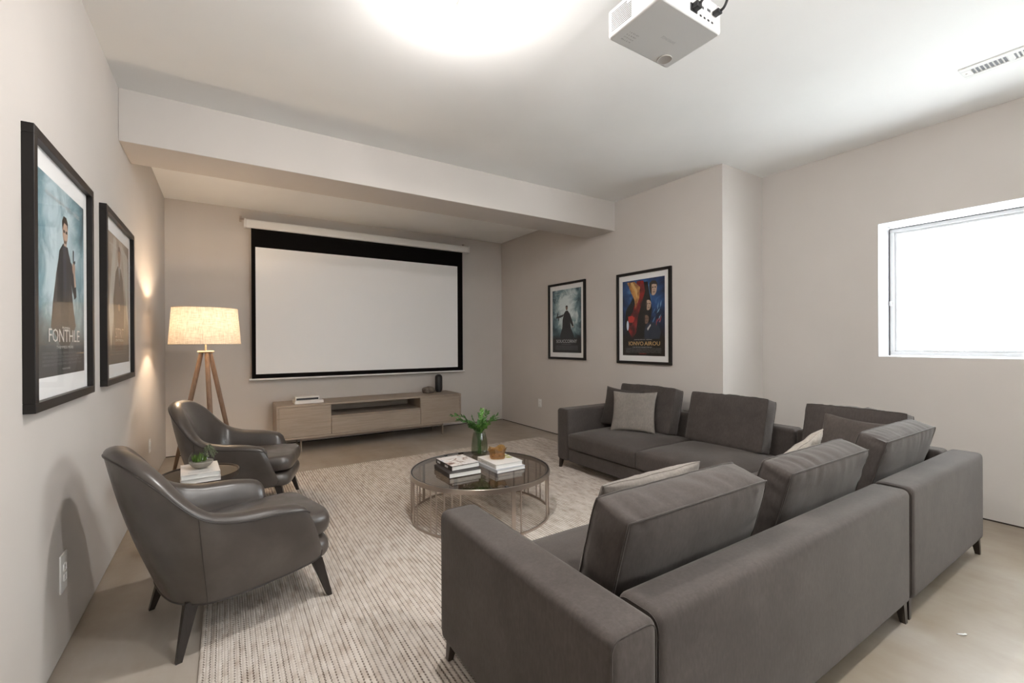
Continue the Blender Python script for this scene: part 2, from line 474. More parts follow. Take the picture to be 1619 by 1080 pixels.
# ------------------------------------------------------------------ rug
RX0, RX1, RY0, RY1, RT = 0.479, 4.152, -5.25, -1.49, 0.012
m = mat('woven_wool', (0.5, 0.42, 0.34), 0.95, spec=0.1); M['rug'] = m
tc = N(m, 'ShaderNodeTexCoord'); sep = N(m, 'ShaderNodeSeparateXYZ'); L(m, tc.outputs['Object'], sep.inputs[0])
RW = 0.0206
nx = noise_tex(m, coords(m, (1.5, 1.5, 1)), 2.2, 2)
xx = math_n(m, 'ADD', math_n(m, 'DIVIDE', sep.outputs[0], RW), math_n(m, 'MULTIPLY', math_n(m, 'SUBTRACT', nx, 0.5), 0.0))
row = math_n(m, 'FLOOR', xx)
frx = math_n(m, 'SUBTRACT', xx, row)
wn1 = N(m, 'ShaderNodeTexWhiteNoise', noise_dimensions='1D'); L(m, row, wn1.inputs['W'])
edge = math_n(m, 'MULTIPLY', math_n(m, 'ABSOLUTE', math_n(m, 'SUBTRACT', frx, 0.5)), 2.0)      # 0 centre .. 1 gap
gap = N(m, 'ShaderNodeMapRange', interpolation_type='SMOOTHSTEP'); gap.inputs[1].default_value = 0.45; gap.inputs[2].default_value = 0.95; L(m, edge, gap.inputs[0])
yy = math_n(m, 'ADD', math_n(m, 'DIVIDE', sep.outputs[1], 0.0165), math_n(m, 'MULTIPLY', wn1.outputs['Value'], 7.0))
sl = math_n(m, 'ADD', yy, math_n(m, 'MULTIPLY', edge, 0.35))
dash = math_n(m, 'SINE', math_n(m, 'MULTIPLY', sl, 2*PI))
dash = math_n(m, 'ADD', math_n(m, 'MULTIPLY', dash, 0.5), 0.5)
cmb = N(m, 'ShaderNodeCombineXYZ'); L(m, math_n(m, 'MULTIPLY', row, 3.7), cmb.inputs[0]); L(m, math_n(m, 'MULTIPLY', sep.outputs[1], 9.0), cmb.inputs[1])
nr = noise_tex(m, cmb.outputs[0], 1.0, 3, 0.6)
dark = math_n(m, 'MULTIPLY', gap.outputs[0], math_n(m, 'ADD', math_n(m, 'MULTIPLY', dash, 1.1), 0.22))
nrr = N(m, 'ShaderNodeMapRange'); nrr.inputs[1].default_value = 0.35; nrr.inputs[2].default_value = 0.65; L(m, nr, nrr.inputs[0])
dark = math_n(m, 'MULTIPLY', dark, math_n(m, 'ADD', math_n(m, 'MULTIPLY', nrr.outputs[0], 0.75), 0.45))
base = ramp(m, nr, [(0.25, (0.78, 0.73, 0.68)), (0.5, (0.69, 0.63, 0.57)), (0.72, (0.50, 0.42, 0.355))])
sp = noise_tex(m, coords(m), 240, 3)
base = mix(m, math_n(m, 'MULTIPLY', sp, 0.40), base, (0.42, 0.345, 0.28))
dark = math_n(m, 'MULTIPLY', dark, math_n(m, 'ADD', math_n(m, 'MULTIPLY', wn1.outputs['Value'], 0.9), 0.55))
dark = math_n(m, 'MINIMUM', dark, 0.95)
L(m, mix(m, dark, base, (0.085, 0.055, 0.038)), bsdf(m).inputs['Base Color'])
hh = math_n(m, 'ADD', math_n(m, 'MULTIPLY', dash, 0.5), math_n(m, 'MULTIPLY', sp, 0.7))
bump(m, hh, 0.5, 0.005)
bm = new_bm()
nrow = int(round((RX1-RX0)/RW)); ny = 50
xs = []
for i in range(nrow):
    for f_, z in ((0.0, 0.0), (0.22, 0.8), (0.5, 1.0), (0.78, 0.8)): xs.append((i+f_, z))
xs.append((nrow, 0.0))
grid = []
for j in range(ny+1):
    y = RY0+(RY1-RY0)*j/ny
    r = []
    for fx, z in xs:
        x = RX0+fx*(RX1-RX0)/nrow
        r.append(bm.verts.new((x-0.0, y, RT-0.004+0.004*z)))
    grid.append(r)
for j in range(ny):
    for i in range(len(xs)-1):
        bm.faces.new((grid[j][i], grid[j][i+1], grid[j+1][i+1], grid[j+1][i]))
n0 = [bm.verts.new((v.co.x, v.co.y, 0.0005)) for v in (grid[0][0], grid[0][-1], grid[-1][-1], grid[-1][0])]
bm.faces.new(n0[::-1])
bm.faces.new([n0[0]]+[n0[1]]+grid[0][::-1]); bm.faces.new([n0[2], n0[3]]+grid[-1])
bm.faces.new([n0[1], n0[2]]+[grid[j][-1] for j in range(ny, -1, -1)]); bm.faces.new([n0[3], n0[0]]+[grid[j][0] for j in range(ny+1)])
rug = obj('area_rug', bm, 'rug')
tag(rug, 'large beige and brown ribbed woven rug under the seating on concrete floor', 'rug')

# ------------------------------------------------------------------ cushions
def box_cushion_mesh(bm, w, h, t, crown=0.03, wr=0.006, seed=0, nx=44, nz=26, nt=6, sag=0.0):
    """box cushion: centre x=0, z 0..h, y from 0 (rear) to -t (front); returns the two seam loops"""
    sd = Vector((seed*13.7, seed*5.1, seed*3.3))
    def shape(u, v, s):
        # u,v in -1..1 across the face, s in -1..1 through the thickness
        rc = 0.10
        x = w/2*u; z = h/2+h/2*v
        # corner rounding in outline
        k = (abs(u)**10*abs(v)**10)
        x *= 1-0.012*k; z = h/2+(z-h/2)*(1-0.018*k)
        # outline bulge and gentle pinch
        x += math.copysign(0.012, u)*(abs(u)**6)*(1-v*v)*(1-s*s)
        z += (0.014 if v > 0 else -0.004)*(abs(v)**6)*(1-u*u)*(1-s*s)
        z -= sag*(v > 0)*(abs(v)**2)*(1-u*u)
        cr = crown*((1-u**4)*(1-v**4))**0.75
        y = -t/2 - s*(t/2*(1-0.04*k)+cr)
        return Vector((x, y, z))
    def wrinkle(p, u, v, s):
        e = max(abs(u), abs(v))
        q = p+sd
        wob = noise.noise(q*3.0)*1.6
        if abs(u) > abs(v): a = noise.noise(Vector((q.x*4+wob, q.y*6, q.z*21+wob*2)))+0.5*noise.noise(Vector((q.x*7, q.y*9, q.z*47+wob*3)))
        else: a = noise.noise(Vector((q.x*19+wob*2, q.y*6, q.z*4+wob)))+0.5*noise.noise(Vector((q.x*43+wob*3, q.y*9, q.z*7)))
        ed = max(0, (e-0.5)/0.5)**1.5
        amt = (0.10+0.75*ed) if abs(s) > 0.999 else 0.85
        if e > 0.98 and abs(s) > 0.98: amt = 0.25
        b = noise.noise(q*5.0)
        return a*wr*0.8*amt+b*wr*0.6*(0.3 if e > 0.98 and abs(s) > 0.98 else 1)
    cache = {}
    def vert(u, v, s):
        key = (round(u, 4), round(v, 4), round(s, 4))
        if key in cache: return cache[key]
        p = shape(u, v, s)
        e = 1e-2
        n = Vector((0, 0, 0))
        if abs(s) > 0.999: n += Vector((0, -math.copysign(1, s), 0))
        if abs(u) > 0.999: n += Vector((math.copysign(1, u), 0, 0))
        if abs(v) > 0.999: n += Vector((0, 0, math.copysign(1, v)))
        if n.length > 0: n.normalize()
        p = p + n*wrinkle(p, u, v, s)
        vv = bm.verts.new(p); cache[key] = vv
        return vv
    def lin(n):
        out = []
        for i in range(n+1):
            c = -1+2*i/n
            out.append(math.copysign(abs(c)**0.85, c) if c else 0.0)
        return out
    U, V_, T_ = lin(nx), lin(nz), [-1+2*i/nt for i in range(nt+1)]
    def face(a, b, c, d):
        try: bm.faces.new((a, b, c, d))
        except ValueError: pass
    for s in (-1, 1):
        for i in range(nx):
            for j in range(nz):
                face(vert(U[i], V_[j], s), vert(U[i+1], V_[j], s), vert(U[i+1], V_[j+1], s), vert(U[i], V_[j+1], s))
    for k in range(nt):
        for i in range(nx):
            for v in (-1, 1):
                face(vert(U[i], v, T_[k]), vert(U[i+1], v, T_[k]), vert(U[i+1], v, T_[k+1]), vert(U[i], v, T_[k+1]))
        for j in range(nz):
            for u in (-1, 1):
                face(vert(u, V_[j], T_[k]), vert(u, V_[j+1], T_[k]), vert(u, V_[j+1], T_[k+1]), vert(u, V_[j], T_[k+1]))
    loops = []
    for s in (-1, 1):
        lp = [vert(U[i], -1, s).co.copy() for i in range(nx)] + [vert(1, V_[j], s).co.copy() for j in range(nz)]
        lp += [vert(U[i], 1, s).co.copy() for i in range(nx, 0, -1)] + [vert(-1, V_[j], s).co.copy() for j in range(nz, 0, -1)]
        loops.append(lp)
    return loops
def pose(o, base, rz, lean, roll=0.0):
    """rz: 0 faces -Y; lean tips the top backwards; roll spins in the cushion plane"""
    R = Matrix.Rotation(rz, 4, 'Z') @ Matrix.Rotation(-lean, 4, 'X') @ Matrix.Rotation(roll, 4, 'Y')
    o.matrix_world = Matrix.Translation(Vector(base)) @ R
def back_cushion(label, base, rz, lean, w, h, t, seed, mt='fabric', crown=0.020, wr=0.0095, group='loose back cushions of the sectional', roll=0.0):
    bm = new_bm(); loops = box_cushion_mesh(bm, w, h, t, crown, wr, seed)
    o = obj('back_cushion', bm, mt, angle=80)
    pose(o, base, rz, lean, roll)
    tag(o, label, 'cushion', group)
    bm = new_bm()
    for lp in loops: add_loop_tube(bm, lp, 0.0034, 6)
    p = obj('piping', bm, 'fabric_dark', o, angle=80)
    return o
def throw_cushion(label, base, rz, lean, w, h, T, seed, mt, roll=0.0, group='throw cushions on the sectional', pull=0.085):
    bm = new_bm(); n = 34
    sd = Vector((seed*7.7, seed*2.1, seed*9.3))
    def f(u, v, s):
        x = w/2*u*(1-pull*(1-v*v)); z = h/2+h/2*v*(1-pull*(1-u*u))
        th = T/2*(max(0, (1-u*u))*max(0, (1-v*v)))**0.36
        # corner ears stay thin
        q = Vector((x, s*0.2, z))+sd
        e = max(abs(u), abs(v))
        if abs(u) > abs(v): a = noise.noise(Vector((q.x*5, q.y, q.z*24)))
        else: a = noise.noise(Vector((q.x*24, q.y, q.z*5)))
        ed = max(0, (e-0.4)/0.6)*(1 if e < 0.97 else 0.3)
        th += (a*0.007*ed + noise.noise(q*6)*0.008*(1-e))
        return Vector((x, -T/2-s*th, z))
    cache = {}
    def vert(u, v, s):
        edge_ = abs(u) > 0.999 or abs(v) > 0.999
        key = (round(u, 4), round(v, 4), 0 if edge_ else s)
        if key not in cache:
            p = f(u, v, s)
            if edge_: p.y = -T/2+0.002*math.sin(9*u+5*v)
            cache[key] = bm.verts.new(p)
        return cache[key]
    U = [math.sin((-1+2*i/n)*PI/2) for i in range(n+1)]
    for s in (-1, 1):
        for i in range(n):
            for j in range(n):
                bm.faces.new((vert(U[i], U[j], s), vert(U[i+1], U[j], s), vert(U[i+1], U[j+1], s), vert(U[i], U[j+1], s)))
    lp = [vert(U[i], -1, 1).co.copy() for i in range(n)]+[vert(1, U[j], 1).co.copy() for j in range(n)]
    lp += [vert(U[i], 1, 1).co.copy() for i in range(n, 0, -1)]+[vert(-1, U[j], 1).co.copy() for j in range(n, 0, -1)]
    o = obj('throw_cushion', bm, mt, angle=80)
    pose(o, base, rz, lean, roll)
    tag(o, label, 'cushion', group)
    bm = new_bm(); add_loop_tube(bm, lp, 0.0028, 5)
    obj('seam_piping', bm, mt, o, angle=80)
    return o

# ------------------------------------------------------------------ sectional sofa
def soft_box(bm, x0, x1, y0, y1, z0, z1, bev=0.03, seg=5, crown=0.0, cut=10):
    """upholstered block with rounded edges and a little crown on top"""
    tmp = bmesh.new()
    add_box(tmp, x0, x1, y0, y1, z0, z1, bev, seg)
    if crown:
        bmesh.ops.subdivide_edges(tmp, edges=[e for e in tmp.edges if e.calc_length() > 0.12], cuts=cut, use_grid_fill=True)
        for v in tmp.verts:
            u = (v.co.x-(x0+x1)/2)/((x1-x0)/2); w_ = (v.co.y-(y0+y1)/2)/((y1-y0)/2); q = (v.co.z-z0)/(z1-z0)
            k = max(0, 1-u**4)*max(0, 1-w_**4)
            v.co.z += crown*k*max(0, q*2-1) + noise.noise(v.co*5)*0.004*q
            hz = max(0, 1-(2*q-1)**2)
            v.co.x += 0.010*hz*(u**5)*(1-abs(w_)**4); v.co.y += 0.010*hz*(w_**5)*(1-abs(u)**4)
    me = bpy.data.meshes.new('tmp'); tmp.to_mesh(me); tmp.free(); bm.from_mesh(me); bpy.data.meshes.remove(me)
def seat_cushion(parent, x0, x1, y0, y1, z0=0.225, z1=0.372, crown=0.052):
    bm = new_bm()
    soft_box(bm, x0+0.002, x1-0.002, y0, y1, z0, z1, 0.028, 4, crown, 12)
    o = obj('seat_cushion', bm, 'fabric', parent, angle=80)
    return o
def seam_rect(bm, plane, c, a0, a1, b0, b1, r=0.03, rad=0.0022):
    pts = []
    for (ca, cb, st) in ((a1-r, b1-r, 0), (a0+r, b1-r, 1), (a0+r, b0+r, 2), (a1-r, b0+r, 3)):
        for k in range(6):
            an = (st+k/5)*PI/2
            a, b = ca+r*math.cos(an), cb+r*math.sin(an)
            pts.append((c, a, b) if plane == 'x' else (a, c, b))
    add_loop_tube(bm, pts, rad, 5)
def sofa_leg(parent, x, y, sx, sy, z0=0.0):
    bm = new_bm()
    add_taper(bm, (x-sx*0.012, y-sy*0.012, 0.11), (x, y, z0), 0.040, 0.022, 0.040, 0.022)
    return obj('leg', bm, 'bronze_leg', parent, angle=20)
ZS, BZ, SZ = 0.612, 0.095, 0.225       # top of arms and backs, underside, seat deck
YBK = -5.64
# near section: back towards the camera, arm on its left
SEC = sA = thing('sofa_section', 'charcoal sofa section nearest the camera, with its back to us and left arm', 'sofa', (2.25, -5.16, 0), 0, 'modules of the charcoal sectional')
sA_o = Vector((2.25, -5.16, 0))
def P(o, root):          # keep world coordinates while parented
    o.matrix_parent_inverse = Matrix.Translation(-Vector(root.location)); return o
def part(name, bm, mt, root, angle=35):
    return P(obj(name, bm, mt, root, angle=angle), root)
AX0, AX1, AX2 = 1.30, 1.462, 3.192
AYF = -4.675
bm = new_bm(); soft_box(bm, AX0, AX1, YBK, AYF-0.01, BZ, ZS, 0.030, 6); part('armrest', bm, 'fabric', sA, 60)
bm = new_bm(); soft_box(bm, AX1+0.003, AX2, YBK+0.003, YBK+0.15, BZ, ZS-0.002, 0.034, 6); part('backrest', bm, 'fabric', sA, 60)
bm = new_bm(); soft_box(bm, AX1+0.002, AX2, YBK+0.152, AYF-0.02, BZ, SZ-0.002, 0.012, 3); part('base', bm, 'fabric', sA, 60)
for xa, xb in ((AX1+0.004, (AX1+AX2)/2), ((AX1+AX2)/2, AX2)):
    P(seat_cushion(sA, xa, xb, YBK+0.155, AYF), sA)
bm = new_bm(); seam_rect(bm, 'y', YBK+0.0045, AX0+0.006, AX1-0.006, BZ+0.006, ZS-0.006, 0.03); part('seam_piping', bm, 'fabric_dark', SEC, 60)
bm = new_bm(); seam_rect(bm, 'y', AYF-0.0145, AX0+0.006, AX1-0.006, BZ+0.006, ZS-0.006, 0.03); part('seam_piping', bm, 'fabric_dark', SEC, 60)
bm = new_bm(); seam_rect(bm, 'x', AX1+0.0085, YBK+0.008, YBK+0.145, BZ+0.006, ZS-0.008, 0.034); part('seam_piping', bm, 'fabric_dark', SEC, 60)
bm = new_bm(); seam_rect(bm, 'x', AX2-0.005, YBK+0.008, YBK+0.145, BZ+0.006, ZS-0.008, 0.034); part('seam_piping', bm, 'fabric_dark', SEC, 60)
for x, y, sx, sy in ((1.327, -4.712, -1, 1), (1.327, -5.60, -1, -1), (3.175, -5.615, 1, -1), (3.165, -4.72, 1, 1)):
    P(sofa_leg(sA, x, y, sx, sy, RT-0.002 if y > -5.2 else 0), sA)
# corner section
CX0, CX1, CYF = 3.206, 4.405, -4.655
SEC = sB = thing('sofa_section', 'charcoal corner section of the sofa, nearest the window', 'sofa', (3.8, -5.15, 0), 0, 'modules of the charcoal sectional')
bm = new_bm(); soft_box(bm, CX0, CX1, YBK, YBK+0.15, BZ, ZS, 0.034, 6); part('backrest', bm, 'fabric', sB, 60)
bm = new_bm(); soft_box(bm, CX1-0.15, CX1, YBK+0.152, CYF, BZ, ZS-0.002, 0.034, 6); part('backrest', bm, 'fabric', sB, 60)
bm = new_bm(); soft_box(bm, CX0, CX1-0.152, YBK+0.152, CYF, BZ, SZ-0.002, 0.012, 3); part('base', bm, 'fabric', sB, 60)
P(seat_cushion(sB, CX0+0.002, CX1-0.155, YBK+0.155, CYF+0.002), sB)
bm = new_bm(); seam_rect(bm, 'x', CX0+0.005, YBK+0.006, YBK+0.145, BZ+0.006, ZS-0.006, 0.034); part('seam_piping', bm, 'fabric_dark', SEC, 60)
bm = new_bm(); seam_rect(bm, 'x', CX1-0.005, YBK+0.006, YBK+0.145, BZ+0.006, ZS-0.006, 0.034); part('seam_piping', bm, 'fabric_dark', SEC, 60)
for x, y, sx, sy in ((3.228, -5.612, -1, -1), (4.385, -5.618, 1, -1), (4.385, -4.70, 1, 1), (3.24, -4.72, -1, 1)):
    P(sofa_leg(sB, x, y, sx, sy, RT-0.002 if (y > -5.2 and x < 4.15) else 0), sB)
# far section along the right wall
FX0, FX1, FY0, FY1 = 3.44, 4.405, -4.645, -2.745
SEC = sC = thing('sofa_section', 'charcoal sofa section along the right wall, with an arm at its far end', 'sofa', (3.92, -3.7, 0), 0, 'modules of the charcoal sectional')
bm = new_bm(); soft_box(bm, FX0+0.01, FX1, FY1-0.162, FY1, BZ, ZS, 0.030, 6); part('armrest', bm, 'fabric', sC, 60)
bm = new_bm(); soft_box(bm, FX1-0.15, FX1, FY0, FY1-0.165, BZ, ZS-0.002, 0.034, 6); part('backrest', bm, 'fabric', sC, 60)
bm = new_bm(); soft_box(bm, FX0+0.02, FX1-0.152, FY0, FY1-0.164, BZ, SZ-0.002, 0.012, 3); part('base', bm, 'fabric', sC, 60)
ym = -3.783
for ya, yb in ((FY0, ym-0.002), (ym+0.002, FY1-0.170)):
    P(seat_cushion(sC, FX0, FX1-0.155, ya, yb), sC)
bm = new_bm(); seam_rect(bm, 'x', FX0+0.0145, FY1-0.157, FY1-0.005, BZ+0.006, ZS-0.006, 0.03); part('seam_piping', bm, 'fabric_dark', SEC, 60)
for x, y, sx, sy in ((3.465, -2.775, -1, 1), (4.38, -2.775, 1, 1), (4.38, -4.61, 1, -1), (3.465, -4.60, -1, -1)):
    P(sofa_leg(sC, x, y, sx, sy, RT-0.002 if x < 4.1 else 0), sC)

ST = 0.402      # top of the seat cushions where things rest
ln = 0.27
back_cushion('large charcoal box cushion against the near sofa back, beside the left arm', (1.885, -5.385, ST-0.01), PI, ln, 0.73, 0.40, 0.14, 1)
back_cushion('large charcoal box cushion on the near section, second from the left arm', (2.80, -5.385, ST-0.015), PI, ln, 0.74, 0.395, 0.118, 2)
back_cushion('large charcoal box cushion on the corner section backing onto the camera side', (3.765, -5.385, ST-0.01), PI, ln, 0.76, 0.395, 0.12, 3)
back_cushion('wide charcoal back cushion in the corner, behind the dark throw cushion', (4.16, -5.07, ST-0.01), -PI/2, 0.24, 0.575, 0.425, 0.12, 4)
back_cushion('upright charcoal back cushion alone in the middle of the far section', (4.155, -4.17, ST-0.01), -PI/2, 0.27, 0.68, 0.425, 0.12, 5)
back_cushion('charcoal back cushion behind the pair of throw cushions by the far arm', (4.165, -3.31, ST-0.01), -PI/2, 0.25, 0.68, 0.435, 0.12, 6)
throw_cushion('square light taupe throw cushion standing on the far section', (3.90, -3.36, ST), -1.13, 0.36, 0.43, 0.40, 0.11, 1, 'fabric_light', -0.03)
throw_cushion('dark grey throw cushion half hidden behind the light taupe one at the far arm', (4.00, -3.10, ST), -1.38, 0.25, 0.44, 0.40, 0.11, 2, 'fabric_dark', 0.06)
throw_cushion('dark grey throw cushion leaning in the sofa corner before a wide back cushion', (4.02, -5.08, ST-0.01), -1.75, 0.33, 0.41, 0.385, 0.11, 3, 'fabric_mid', 0.05)
throw_cushion('cream throw cushion peeking out behind the second near back cushion', (3.028, -5.19, ST+0.008), PI+0.087, 0.40, 0.42, 0.40, 0.11, 4, 'fabric_cream', 0.25)
throw_cushion('pale taupe throw cushion lying before the back cushion beside the left arm', (1.93, -5.17, ST), PI-0.02, 0.36, 0.52, 0.40, 0.13, 5, 'fabric_light', 0.02, pull=0.03)

# ------------------------------------------------------------------ leather armchairs
def interp(keys, s):
    """Catmull-Rom over keyed vectors, s in 0..1"""
    n = len(keys)-1
    x = min(max(s, 0), 1)*n; i = min(int(x), n-1); t = x-i
    a, b, c, d = [Vector(keys[k]) for k in (max(i-1, 0), i, i+1, min(i+2, n))]
    return 0.5*((2*b)+(c-a)*t+(2*a-5*b+4*c-d)*t*t+(3*b-a-3*c+d)*t**3)
def make_armchair(label, loc, rz):
    t = thing('armchair', label, 'armchair', loc, rz, 'leather tub armchairs')
    # half keys, front of the arm to the middle of the back (right side y<0)
    bot = [(0.300, -0.285, 0.222), (0.14, -0.300, 0.210), (-0.05, -0.300, 0.200), (-0.19, -0.280, 0.200), (-0.275, -0.200, 0.205), (-0.305, -0.100, 0.21), (-0.312, 0, 0.215)]
    top = [(0.205, -0.328, 0.490), (0.08, -0.342, 0.512), (-0.10, -0.348, 0.530), (-0.235, -0.340, 0.585), (-0.365, -0.275, 0.725), (-0.450, -0.160, 0.805), (-0.485, 0, 0.825)]
    thk = [0.090, 0.098, 0.100, 0.090, 0.085, 0.085, 0.085]
    inn = [(0.20, -0.235, 0.30), (0.08, -0.245, 0.30), (-0.05, -0.240, 0.30), (-0.16, -0.215, 0.30), (-0.205, -0.150, 0.30), (-0.225, -0.075, 0.30), (-0.23, 0, 0.30)]
    def mirror(k): return k + [(x, -y, z) for x, y, z in k[-2::-1]]
    bot, top, inn = mirror(bot), mirror(top), mirror(inn)
    thk = thk + thk[-2::-1]
    n = 72
    bm = new_bm(); rings = []; seam = []; bseam = []; vseam = {}
    cen = Vector((-0.02, 0, 0))
    for i in range(n+1):
        s = i/n
        b, tp, ii = interp(bot, s), interp(top, s), interp(inn, s)
        th = interp([(k, 0, 0) for k in thk], s).x
        # inward direction in plan
        t0, t1 = interp(top, max(0, s-0.01)), interp(top, min(1, s+0.01))
        tg = (t1-t0); tg.z = 0; tg.normalize()
        inw = Vector((-tg.y, tg.x, 0))
        if inw.dot(cen-Vector((tp.x, tp.y, 0))) < 0: inw = -inw
        upv = (tp-b).normalized()
        ring = []
        for k in range(9):                        # outer skin, bellied slightly
            q = k/8
            p = b.lerp(tp, q) - inw*0.016*math.sin(PI*q)
            ring.append(p)
        seam.append(tp - inw*0.001)
        for k in range(1, 8):                     # rolled top
            a = PI*k/8
            p = tp + inw*(th/2)*(1-math.cos(a)) + upv*(0.030*math.sin(a))
            ring.append(p)
        ti = tp+inw*th - upv*0.0
        for k in range(9):                        # padded inner skin
            q = k/8
            p = ti.lerp(ii, q) + inw*0.026*math.sin(PI*min(1, q*1.15))*(1-0.3*q)
            ring.append(p)
        ring.append(Vector((ii.x, ii.y, 0.215)))
        # rounded arm ends
        e = min(i, n-i)
        if e < 3:
            c = sum(ring, Vector())/len(ring)
            k = [0.80, 0.93, 0.985][e]
            ring = [c+(p-c)*k for p in ring]
            ring = [p+Vector((0.012*[1, 0.9, 0.4][e], 0, 0)) for p in ring]
            seam[-1] = ring[8].copy()
        bseam.append(ring[0].copy())
        if i in (int(n*0.262), n-int(n*0.262)):
            vseam[i] = [p - inw*0.0005 for p in ring[:9]]
        rings.append([bm.verts.new(p) for p in ring])
    m_ = len(rings[0])
    for i in range(n):
        for k in range(m_):
            bm.faces.new((rings[i][k], rings[i][(k+1) % m_], rings[i+1][(k+1) % m_], rings[i+1][k]))
    for r in (rings[0], rings[-1]):
        c = bm.verts.new(sum((v.co for v in r), Vector())/m_)
        for k in range(m_): bm.faces.new((r[k], r[(k+1) % m_], c))
    obj('shell', bm, 'leather', t, angle=70)
    bm = new_bm(); add_tube(bm, seam, 0.0040, 6); obj('piping', bm, 'leather_seam', t)
    bm = new_bm(); add_tube(bm, bseam, 0.0045, 6); obj('bottom_piping', bm, 'leather_seam', t)
    for v in vseam.values():
        bm = new_bm(); add_tube(bm, v, 0.0021, 5); obj('seam', bm, 'leather_seam', t)
    # D-shaped plinth and seat cushion
    def dshape(a, xb, xf, hw, pw=3.2, rear=0.30):
        c, s = math.cos(a), math.sin(a)
        ex = 2/pw
        x = math.copysign(abs(c)**ex, c); y = math.copysign(abs(s)**ex, s)
        xm = (xb+xf)/2; return (xm+x*(xf-xb)/2, y*hw*(1-rear*max(0, -x)**2))
    def puck(name, xb, xf, hw, z0, z1, r, crown, tilt, pw=3.2):
        bm = new_bm(); prof = []
        K = 10
        for k in range(K+1):
            a = -PI/2+PI*k/K
            prof.append((1, -r*(1-math.cos(a)), (z0+z1)/2+((z1-z0)/2)*math.sin(a)))
        rr = []
        seg = 64
        for _, inset, z in prof:
            ring = []
            for k in range(seg):
                x, y = dshape(2*PI*k/seg, xb-inset*-1, xf+inset, hw+inset, pw)
                ring.append(bm.verts.new((x, y, z+tilt*(x-xb))))
            rr.append(ring)
        for A, B in zip(rr, rr[1:]):
            for k in range(seg): bm.faces.new((A[k], A[(k+1) % seg], B[(k+1) % seg], B[k]))
        for ring, sg in ((rr[-1], 1), (rr[0], 0)):
            prev = ring
            for f_ in (0.85, 0.65, 0.4, 0.2):
                cur = []
                for v0 in ring:
                    x = (xb+xf)/2+(v0.co.x-(xb+xf)/2)*f_; y = v0.co.y*f_
                    z = (z1 if sg else z0)+tilt*(x-xb)+(crown*(1-f_*f_) if sg else 0)
                    if sg: z += noise.noise(Vector((x*7, y*7, 3)))*0.004
                    cur.append(bm.verts.new((x, y, z)))
                for k in range(seg): bm.faces.new((prev[k], prev[(k+1) % seg], cur[(k+1) % seg], cur[k]))
                prev = cur
            bm.faces.new(prev)
        return obj(name, bm, 'leather', t, angle=60)
    puck('seat_base', -0.235, 0.372, 0.272, 0.200, 0.298, 0.026, 0.0, 0.0, 6.5)
    puck('seat_cushion', -0.24, 0.382, 0.262, 0.304, 0.418, 0.028, 0.018, 0.016, 6.5)
    for sy in (-1, 1):
        bm = new_bm(); add_taper(bm, (0.285, sy*0.235, 0.205), (0.338, sy*0.269, RT-0.001), 0.050, 0.022, 0.042, 0.020); obj('leg', bm, 'dark_wood', t, angle=20)
        bm = new_bm(); add_taper(bm, (-0.235, sy*0.225, 0.215), (-0.290, sy*0.272, 0.0), 0.050, 0.022, 0.045, 0.020); obj('leg', bm, 'dark_wood', t, angle=20)
    return t
make_armchair('dark grey-brown leather tub armchair nearest the camera', (0.616, -3.78, 0.0), math.radians(15.2))
make_armchair('dark grey-brown leather tub armchair beside the tripod floor lamp', (0.70, -2.235, 0.0), math.radians(-16))

# ------------------------------------------------------------------ side table with books and bowl
ST_C = Vector((0.437, -2.935, 0)); STZ = 0.48
t = thing('side_table', 'small round dark side table between the two armchairs', 'table', ST_C)
bm = new_bm(); add_lathe(bm, [(0.0, STZ-0.012), (0.198, STZ-0.012), (0.198, STZ-0.008), (0.0, STZ-0.008)], 64); obj('table_top', bm, 'dark_wood', t)
bm = new_bm(); add_lathe(bm, [(0.198, STZ-0.03), (0.21, STZ-0.03), (0.21, STZ), (0.205, STZ), (0.198, STZ-0.006), (0.198, STZ-0.03)], 64); obj('rim', bm, 'bronze_leg', t)
bm = new_bm(); add_tube(bm, [(-0.08, 0, 0.014), (-0.08, 0, STZ-0.012)], 0.014, 16); obj('pedestal', bm, 'bronze_leg', t)
bm = new_bm(); add_lathe(bm, [(0.0, 0.0005), (0.12, 0.0005), (0.12, 0.010), (0.02, 0.016), (0.0, 0.016)], 48, -0.08); obj('base', bm, 'bronze_leg', t)

cover_white = mat('white_cover', (0.72, 0.69, 0.66), 0.45)
cover_dark = mat('dark_cover', (0.035, 0.03, 0.028), 0.4)
pages_m = mat('page_edges', (0.70, 0.68, 0.64), 0.8)
bump(pages_m, noise_tex(pages_m, coords(pages_m, (1, 1, 300)), 3, 1), 0.3, 0.001)
cover_grey = mat('grey_cover', (0.42, 0.43, 0.46), 0.45)
ink = mat('grey_ink', (0.25, 0.24, 0.24), 0.6)
white_ink = mat('white_ink', (0.7, 0.7, 0.69), 0.6)
def book(label, w, l, th, loc, rz, cov, group, spine='x-', pages=None, gap=0.004):
    """w along x, l along y, spine on one side"""
    t = thing('book', label, 'book', loc, rz, group)
    c = 0.0028
    bm = new_bm()
    add_box(bm, -w/2, w/2, -l/2, l/2, 0, c, 0.0008, 1); add_box(bm, -w/2, w/2, -l/2, l/2, th-c, th, 0.0008, 1)
    sp = {'x-': (-w/2, -w/2+c, -l/2, l/2), 'x+': (w/2-c, w/2, -l/2, l/2), 'y-': (-w/2, w/2, -l/2, -l/2+c), 'y+': (-w/2, w/2, l/2-c, l/2)}[spine]
    add_box(bm, *sp, c*0.5, th-c*0.5, 0.0006, 1)
    obj('cover', bm, cov, t, smooth=False)
    g = {k: gap for k in ('x-', 'x+', 'y-', 'y+')}; g[spine] = c
    bm = new_bm(); add_box(bm, -w/2+g['x-'], w/2-g['x+'], -l/2+g['y-'], l/2-g['y+'], c, th-c)
    obj('pages', bm, pages or pages_m, t, smooth=False)
    return t
